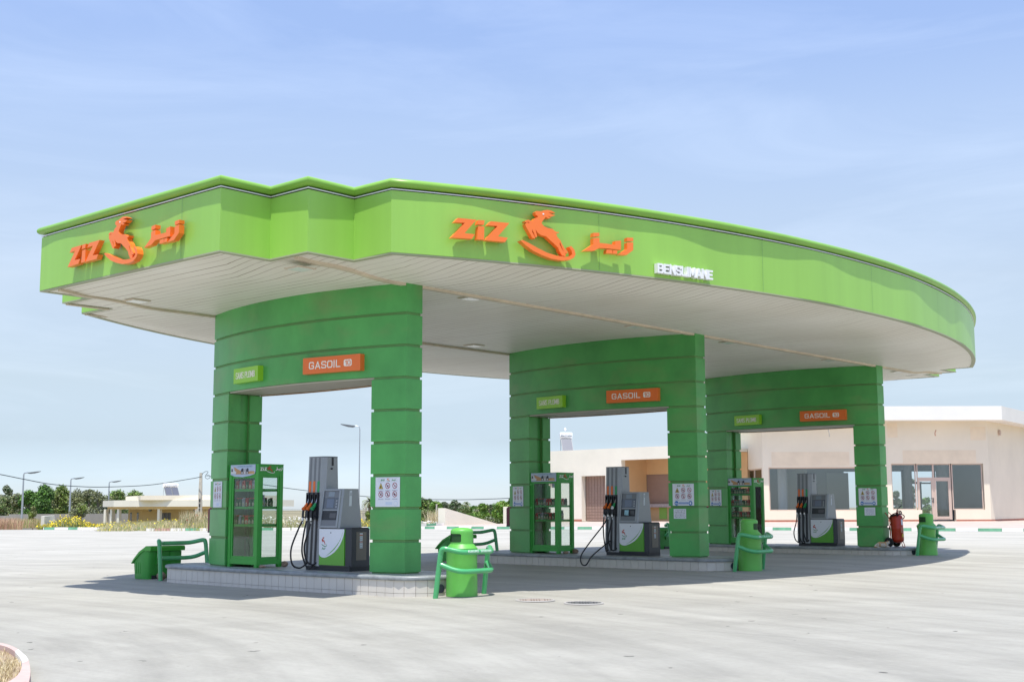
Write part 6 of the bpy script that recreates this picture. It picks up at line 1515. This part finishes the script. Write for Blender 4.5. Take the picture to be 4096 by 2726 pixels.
# vegetation --------------------------------------------------------------
def leafball(mb, c, r, n, ls, mats_, rnd, flat=1.0, hollow=.35):
    for _ in range(n):
        while True:
            p = Vector((rnd.uniform(-1, 1), rnd.uniform(-1, 1), rnd.uniform(-1, 1)))
            if hollow < p.length < 1: break
        q = Vector((c[0]+p.x*r[0], c[1]+p.y*r[1], c[2]+p.z*r[2]))
        s = ls*rnd.uniform(.5, 1.4); a = Vector((rnd.gauss(0, 1), rnd.gauss(0, 1), rnd.gauss(0, .7))).normalized(); b = a.cross(Vector((rnd.gauss(0, 1), rnd.gauss(0, 1), rnd.gauss(0, 1)))).normalized()
        mb.add([q-a*s, q-b*s*.45, q+a*s, q+b*s*.45], [(0, 1, 2, 3)], rnd.choice(mats_))
def tree(name, x, ytop, D, wpx, kinds, label, seed, ybase=2100, lobes=9, dens=1.0, ls=.16, trunk_=True, cat='tree', group='trees on the horizon', hollow=.3, branches=False):
    rnd = random.Random(seed); base = at(x, ybase, D); top = at(x, ytop, D).z; H = top-base.z; Wd = wpx/2*D/FPX
    t = thing(name, base, label, cat, group); mb = MB(); ch = H*.62
    ctrs = []
    for i in range(lobes):
        a = rnd.uniform(0, 6.28); q = rnd.uniform(.1, .72); z = rnd.uniform(.22, .86) if trunk_ else rnd.uniform(.12, .8)
        if i == 0: q = 0; z = .82
        sh = 1-abs(z-.55)*.9
        r_ = rnd.uniform(.26, .42); ctrs.append((Wd*q*math.cos(a)*sh, Wd*q*math.sin(a)*.8*sh, H*z, Wd*r_*1.15, Wd*r_, min(H*.20, Wd*r_)*1.1))
    for cx, cy, cz, rx, ry, rz_ in ctrs:
        cz = min(cz, H-rz_*.9); m = rnd.choice([kinds, kinds[:max(1, len(kinds)-1)], kinds[-2:]])
        leafball(mb, (cx, cy, cz), (rx, ry, rz_), int(420*dens), ls, m, rnd, hollow=hollow)
        leafball(mb, (cx, cy, cz), (rx*1.25, ry*1.25, rz_*1.25), int(70*dens), ls, m, rnd, hollow=.75)
    mb.build('crown', LEAF, t, smooth=0, fix=False)
    tr = MB(); tr.tube([(0, 0, -.6), (.05, 0, H*.3), (0, .05, H*.62)], [H*.03, H*.022, H*.012], 8)
    for i in range(7 if not branches else 16):
        c = ctrs[i % len(ctrs)]; z0 = H*rnd.uniform(.2, .5); j = rnd.uniform(.7, 1.1)
        tr.tube(smooth_path([(0, 0, z0), (c[0]*.5+rnd.uniform(-.3, .3), c[1]*.5, (z0+c[2])/2+.2), (c[0]*j, c[1]*j, c[2]*1.0)], 3), [H*.012, H*.011, H*.01, H*.008, H*.007, H*.006, H*.004], 5)
    tr.build('trunk', M_BARK, t)
    return t
T = tree
T('eucalyptus_tree', 18, 1921, 210, 68, [5, 0, 5], 'grey green eucalyptus crown at the far left edge, above the other trees', 11, 2110, 11, 1.5, .22)
T('bushy_tree', -30, 1975, 170, 130, [2, 1, 5], 'dull olive tree at the left picture edge', 12, 2105, 10, 1.3, .16)
T('bushy_tree', 70, 1972, 168, 90, [1, 2, 5], 'olive green tree behind the farthest left lamp', 13, 2105, 10, 1.3, .16)
T('bushy_tree', 108, 1956, 166, 96, [1, 4, 0], 'mid green tree just right of the farthest left lamp', 14, 2105, 11, 1.5, .16)
T('bushy_tree', 175, 1934, 164, 135, [4, 0, 1, 0], 'large dark green leafy tree behind the cream wall stub', 15, 2105, 16, 1.9, .17)
T('bushy_tree', 238, 1938, 168, 112, [1, 3, 2], 'light green tree left of the second lamp', 16, 2105, 12, 1.5, .15)
T('sparse_tree', 305, 1948, 160, 120, [2, 5], 'sparse brownish tree with bare branches right of the second lamp', 17, 2105, 10, .55, .13, branches=True, hollow=.1)
T('bushy_tree', 352, 1939, 172, 70, [1, 2, 5], 'green tree with pointed top between the second and third lamps', 18, 2105, 10, 1.3, .16)
T('sparse_tree', 390, 1958, 158, 110, [5, 2], 'thin grey brown tree left of the house', 19, 2105, 10, .6, .13, branches=True, hollow=.1)
T('bushy_tree', 455, 1963, 190, 130, [2, 1, 3], 'rounded tree behind the left corner of the house roof', 20, 2100, 11, 1.5, .18)
T('bushy_tree', 535, 1966, 195, 130, [2, 1, 3], 'wide rounded tree behind the house roof', 21, 2100, 11, 1.5, .18)
T('shrub', 320, 2010, 120, 90, [3, 2, 5], 'yellowish sprawling shrub between the trees and the yellow flowers', 22, 2110, 9, .6, .10, trunk_=False, cat='shrub', branches=True, hollow=.1)
T('shrub', 130, 2015, 118, 60, [2, 3], 'thin twiggy shrub standing left of the cream wall stub', 23, 2112, 8, .4, .09, trunk_=False, cat='shrub', branches=True, hollow=.1)
for i, (x, yt, w_) in enumerate(((0, 1985, 120), (50, 1992, 110), (140, 1972, 110), (205, 1962, 120), (262, 1968, 110), (325, 1972, 120), (375, 1975, 110), (418, 1985, 90))):
    T('bushy_tree', x, yt, 182, w_*1.35, [[1, 2, 5], [2, 1], [1, 0, 2], [2, 5]][i % 4], ORD[i].replace('leftmost', 'first') + ' from the left of the lower trees filling the gaps behind the grey wall', 80+i, 2108, 12, 1.2, .19)
# middle group
T('bushy_tree', 1690, 1995, 118, 110, [3, 1, 2], 'tree just right of the nearest pylon', 31, 2105, 12, 1.5, .13)
T('pine_tree', 1716, 1984, 122, 46, [1, 2, 0], 'umbrella topped pine tree behind the wedge wall, highest of its group', 32, 2105, 7, 1.4, .12)
T('bushy_tree', 1752, 2004, 116, 84, [4, 3, 1], 'low green tree at the left end of the wedge wall', 33, 2105, 9, 1.3, .12)
T('eucalyptus_tree', 1777, 2003, 170, 60, [5, 0], 'grey green tree above the tall end of the wedge wall', 34, 2100, 8, 1.2, .16)
T('eucalyptus_tree', 1818, 2000, 168, 76, [5, 0, 5], 'wide grey green tree over the wedge wall', 35, 2100, 10, 1.4, .16)
T('eucalyptus_tree', 1839, 1996, 172, 16, [5, 0], 'narrow tall grey tree poking above its neighbours', 36, 2100, 6, .9, .14)
T('bushy_tree', 1850, 2026, 130, 90, [2, 1, 5], 'olive bush in the middle of the tree line over the wedge wall', 37, 2105, 9, 1.2, .12)
T('bushy_tree', 1893, 2018, 135, 64, [1, 4, 2], 'rounded green tree right of the palm', 38, 2105, 9, 1.3, .12)
T('bushy_tree', 1932, 2010, 128, 70, [1, 4, 3], 'tall green tree behind the low end of the wedge wall', 39, 2105, 10, 1.4, .12)
T('conifer', 1964, 2003, 140, 18, [0, 5], 'thin dark conifer with ragged spire', 40, 2105, 8, .6, .10)
T('conifer', 1924, 2005, 140, 8, [0, 5], 'slim dark conifer spire beside the tall green tree', 41, 2105, 5, .5, .09)
T('bushy_tree', 2010, 1998, 110, 90, [3, 4, 3], 'bright yellow green tree left of the middle pylon', 42, 2108, 13, 1.7, .12)
T('bushy_tree', 2048, 1976, 118, 60, [1, 2], 'tall tree half hidden by the middle pylon', 43, 2105, 9, 1.0, .12)
T('shrub', 1870, 2055, 100, 110, [3, 1, 4], 'bright low shrub over the slope of the wedge wall', 44, 2108, 9, 1.0, .09, trunk_=False, cat='shrub')
T('shrub', 1960, 2068, 98, 90, [2, 5, 1], 'dark tangled shrub at the low end of the wedge wall', 45, 2108, 9, 1.0, .09, trunk_=False, cat='shrub', branches=True)
T('shrub', 1470, 2040, 130, 40, [3, 2], 'green shrub between the nearest pump and pylon leg', 46, 2112, 7, .8, .10, trunk_=False, cat='shrub')
T('bushy_tree', 1645, 2010, 125, 60, [1, 3], 'tree hidden mostly by the right leg of the nearest pylon', 47, 2105, 8, 1.0, .13)
# trees beyond the shop, glimpsed through its glass
for i, (x, yt, w_, k_) in enumerate(((3590, 1950, 50, [0, 5]), (3655, 1885, 34, [0, 5]), (3700, 1985, 60, [1, 4, 2]), (3770, 1990, 70, [3, 4]), (3825, 1930, 60, [1, 3]), (3620, 1990, 70, [1, 2]))):
    T('bushy_tree' if i != 1 else 'cypress_tree', x, yt, 125, w_, k_, ['dark tree seen through the left shop window', 'tall dark cypress seen through the left shop window', 'green trees seen through the shop door', 'bright shrubby tree seen low through the shop glass', 'leafy tree seen through the right shop window', 'low tree at the bottom of the left shop window'][i], 60+i, 2090, 8, 1.0, .14, group='trees behind the shop')
for i, (x, yt, w_) in enumerate(((1705, 2012, 110), (1800, 2016, 110), (1850, 2018, 110), (1900, 2024, 110), (1945, 2022, 110), (1990, 2018, 110), (2030, 2010, 90))):
    T('bushy_tree', x, yt, 176, w_, [[5, 2, 1], [1, 5], [2, 1, 3], [1, 0, 5]][i % 4], ORD[i].replace('leftmost', 'first') + ' from the left of the hazy trees behind the wedge wall', 100+i, 2102, 12, 1.2, .17)
for i, (x, yt, w_, h_) in enumerate(((1905, 2050, 90, 3), (1835, 2050, 100, 4), (1700, 2040, 90, 2))):
    T('shrub', x, yt, 104, w_, [3, 1, h_ if h_ < 5 else 2], ['bright green shrub low over the middle of the wedge wall', 'bright green shrub over the upper slope of the wedge wall', 'dark bush low beside the right leg of the nearest pylon'][i], 110+i, 2106, 10, 1.1, .09, trunk_=False, cat='shrub')
for i, (x, yt, w_) in enumerate(((1530, 2015, 90), (1590, 2006, 110), (2110, 1990, 110), (2165, 2000, 100))):
    T('bushy_tree', x, yt, 130, w_, [[1, 2, 3], [1, 4, 2]][i % 2], ['tree behind the right leg of the nearest pylon, left one', 'tree behind the right leg of the nearest pylon, right one', 'tree behind the left leg of the middle pylon, left one', 'tree behind the left leg of the middle pylon, right one'][i], 130+i, 2105, 10, 1.1, .13)
def palm(x, ytop, ybase, D, size, label, seed):
    rnd = random.Random(seed); b = at(x, ybase, D); H = at(x, ytop, D).z-b.z; t = thing('palm_tree', b, label, 'palm', 'palm trees')
    MB().tube([(0, 0, -.5), (0, 0, H*.5), (0, 0, H*.9)], [.2, .16, .16], 10).build('trunk', M_BARK, t)
    mb = MB()
    for i in range(34):
        a = rnd.uniform(0, 6.28); el = rnd.uniform(-.5, 1.3); l = size*rnd.uniform(1.2, 1.7); pts = []
        for k in range(7):
            s = k/6; r_ = l*s*math.cos(el)*(1-.1*s); z = H*.9 + l*(s*math.sin(el)-.55*s*s); pts.append(Vector((r_*math.cos(a), r_*math.sin(a), z)))
        u = Vector((-math.sin(a), math.cos(a), 0)); m = rnd.choice([1, 2, 5]) if el > -.1 else 2
        for k in range(6):
            w0 = .20*size*(1-abs(k/6-.4)); w1 = .20*size*(1-abs((k+1)/6-.4)); dz = Vector((0, 0, -.10*size))
            mb.quad(pts[k], pts[k+1], pts[k+1]+u*w1+dz, pts[k]+u*w0*.3+dz*.4, m); mb.quad(pts[k], pts[k+1], pts[k+1]-u*w1+dz, pts[k]-u*w0*.3+dz*.4, m)
    mb.build('crown', LEAF, t, smooth=0, fix=False)
palm(1866, 2005, 2090, 135, .45, 'palm tree with drooping fronds above the wedge wall', 5)
palm(1904, 2033, 2090, 120, .30, 'small palm with yellowing fronds right of the larger palm', 6)
palm(1478, 1992, 2100, 135, .75, 'palm crown half hidden by the right leg of the nearest pylon', 7)
def pole(x, yt, yb, D, r, label):
    b = at(x, yb, D); H = at(x, yt, D).z-b.z; o = MB().tube([(0, 0, -.3), (0, 0, H)], [r, r*.7], 8).build('wooden_pole', M_POLE); o.location = b; tag(o, label, 'pole', 'distant poles')
p0 = pole(1746, 2014, 2105, 105, .09, 'weathered pole leaning among the weeds left of the wedge wall')
pole(1460, 2013, 2090, 150, .10, 'thin dark pole beside the palm, nearest the lamp'); pole(1465, 2026, 2090, 150, .09, 'short pole beside the taller one under the palm'); pole(1452, 2028, 2090, 150, .07, 'faint pole left of the two under the palm')

def meadow(name, poly_px, D0, D1, n, mats_, h0, h1, label, cat, seed, flowers=None, fsize=.03, clump=.35, w0=.006, w1=.014, lift=0):
    """tufts spread between photo columns x0..x1 and depths D0..D1, standing on the land"""
    rnd = random.Random(seed); x0, x1, hl = poly_px; mb = MB(); ML = [M_STRAW, M_STRAW2, LEAF[3], LEAF[2], LEAF[1], M_TWIG] + [M_FLY, M_FLW, M_FLR]
    org = at((x0+x1)/2, 2105, D0); org.z = 0
    for _ in range(n):
        x = rnd.uniform(x0, x1); D = rnd.uniform(D0, D1); p = at(x, 2100, D); y = p.y; z = max(tz(p.x, p.y), gz(p.x, min(y, edge_y(p.x)))-.12) + lift if True else 0
        hs_ = hl((x-x0)/(x1-x0)) if callable(hl) else hl
        q = Vector((p.x-org.x, p.y-org.y, z)); blades(mb, q, 12, clump, h0*hs_, h1*hs_, mats_, rnd, .5, w0, w1)
        if flowers and rnd.random() < flowers[1]:
            for _ in range(rnd.randint(2, 6)):
                f = q + Vector((rnd.uniform(-clump, clump), rnd.uniform(-clump, clump), rnd.uniform(h0, h1)*hs_*rnd.uniform(.4, 1.05))); s = fsize*rnd.uniform(.6, 1.3)
                a = Vector((rnd.gauss(0, 1), rnd.gauss(0, 1), rnd.gauss(0, 1))).normalized()*s; b = a.cross(Vector((rnd.gauss(0, 1), rnd.gauss(0, 1), 1))).normalized()*s
                mb.add([f-a, f-b, f+a, f+b], [(0, 1, 2, 3)], flowers[0])
    o = mb.build(name, ML, smooth=0, fix=False); o.location = org; tag(o, label, cat, kind='stuff'); return o
# soil strips behind the left kerbs come from the terrain; weeds on top
meadow('weeds', (165, 420, lambda u: .55+.9*math.exp(-((u-.45)/.22)**2)), 84, 92, 900, [2, 3, 4, 0], .25, .75, 'yellow flowering weeds behind the kerb at left', 'weeds', 1, (6, .75), .055)
meadow('weeds', (400, 860, lambda u: .8+.5*u), 76, 100, 1500, [0, 1, 3, 0, 2], .15, .7, 'dry straw weeds with scattered yellow flowers in front of the house', 'weeds', 2, (6, .12), .05)
meadow('weeds', (735, 830, 1.0), 80, 84, 160, [1, 0, 3], .5, 1.5, 'tall pale dry weeds round the utility pole', 'weeds', 3, (8, .05), .05)
meadow('weeds', (-60, 70, 1.0), 86, 94, 420, [5, 5, 0], .2, 1.0, 'reddish dry thistles at the far left edge', 'weeds', 4, None)
meadow('weeds', (70, 165, .8), 100, 112, 260, [5, 0, 2], .3, 1.1, 'sparse dry stalks in front of the grey wall', 'weeds', 5, None)
meadow('weeds', (860, 1320, 1.0), 80, 92, 1600, [0, 1, 1, 2, 3], .25, .9, 'tan and pale flowering weeds seen behind the nearest pump', 'weeds', 6, (7, .5), .045)
meadow('weeds', (1320, 1680, 1.0), 88, 98, 500, [2, 3, 0], .2, .7, 'yellow flowering weeds right of the nearest pump', 'weeds', 7, (6, .6), .05)
meadow('weeds', (1650, 1775, 1.0), 83, 87, 420, [2, 1, 3, 0], .15, .55, 'white flowering weeds left of the wedge wall', 'weeds', 8, (7, .8), .06)
meadow('weeds', (1715, 1775, 1.0), 84, 87, 60, [1, 0], .6, 1.5, 'tall pale seed stalks beside the wedge wall', 'weeds', 9, None)
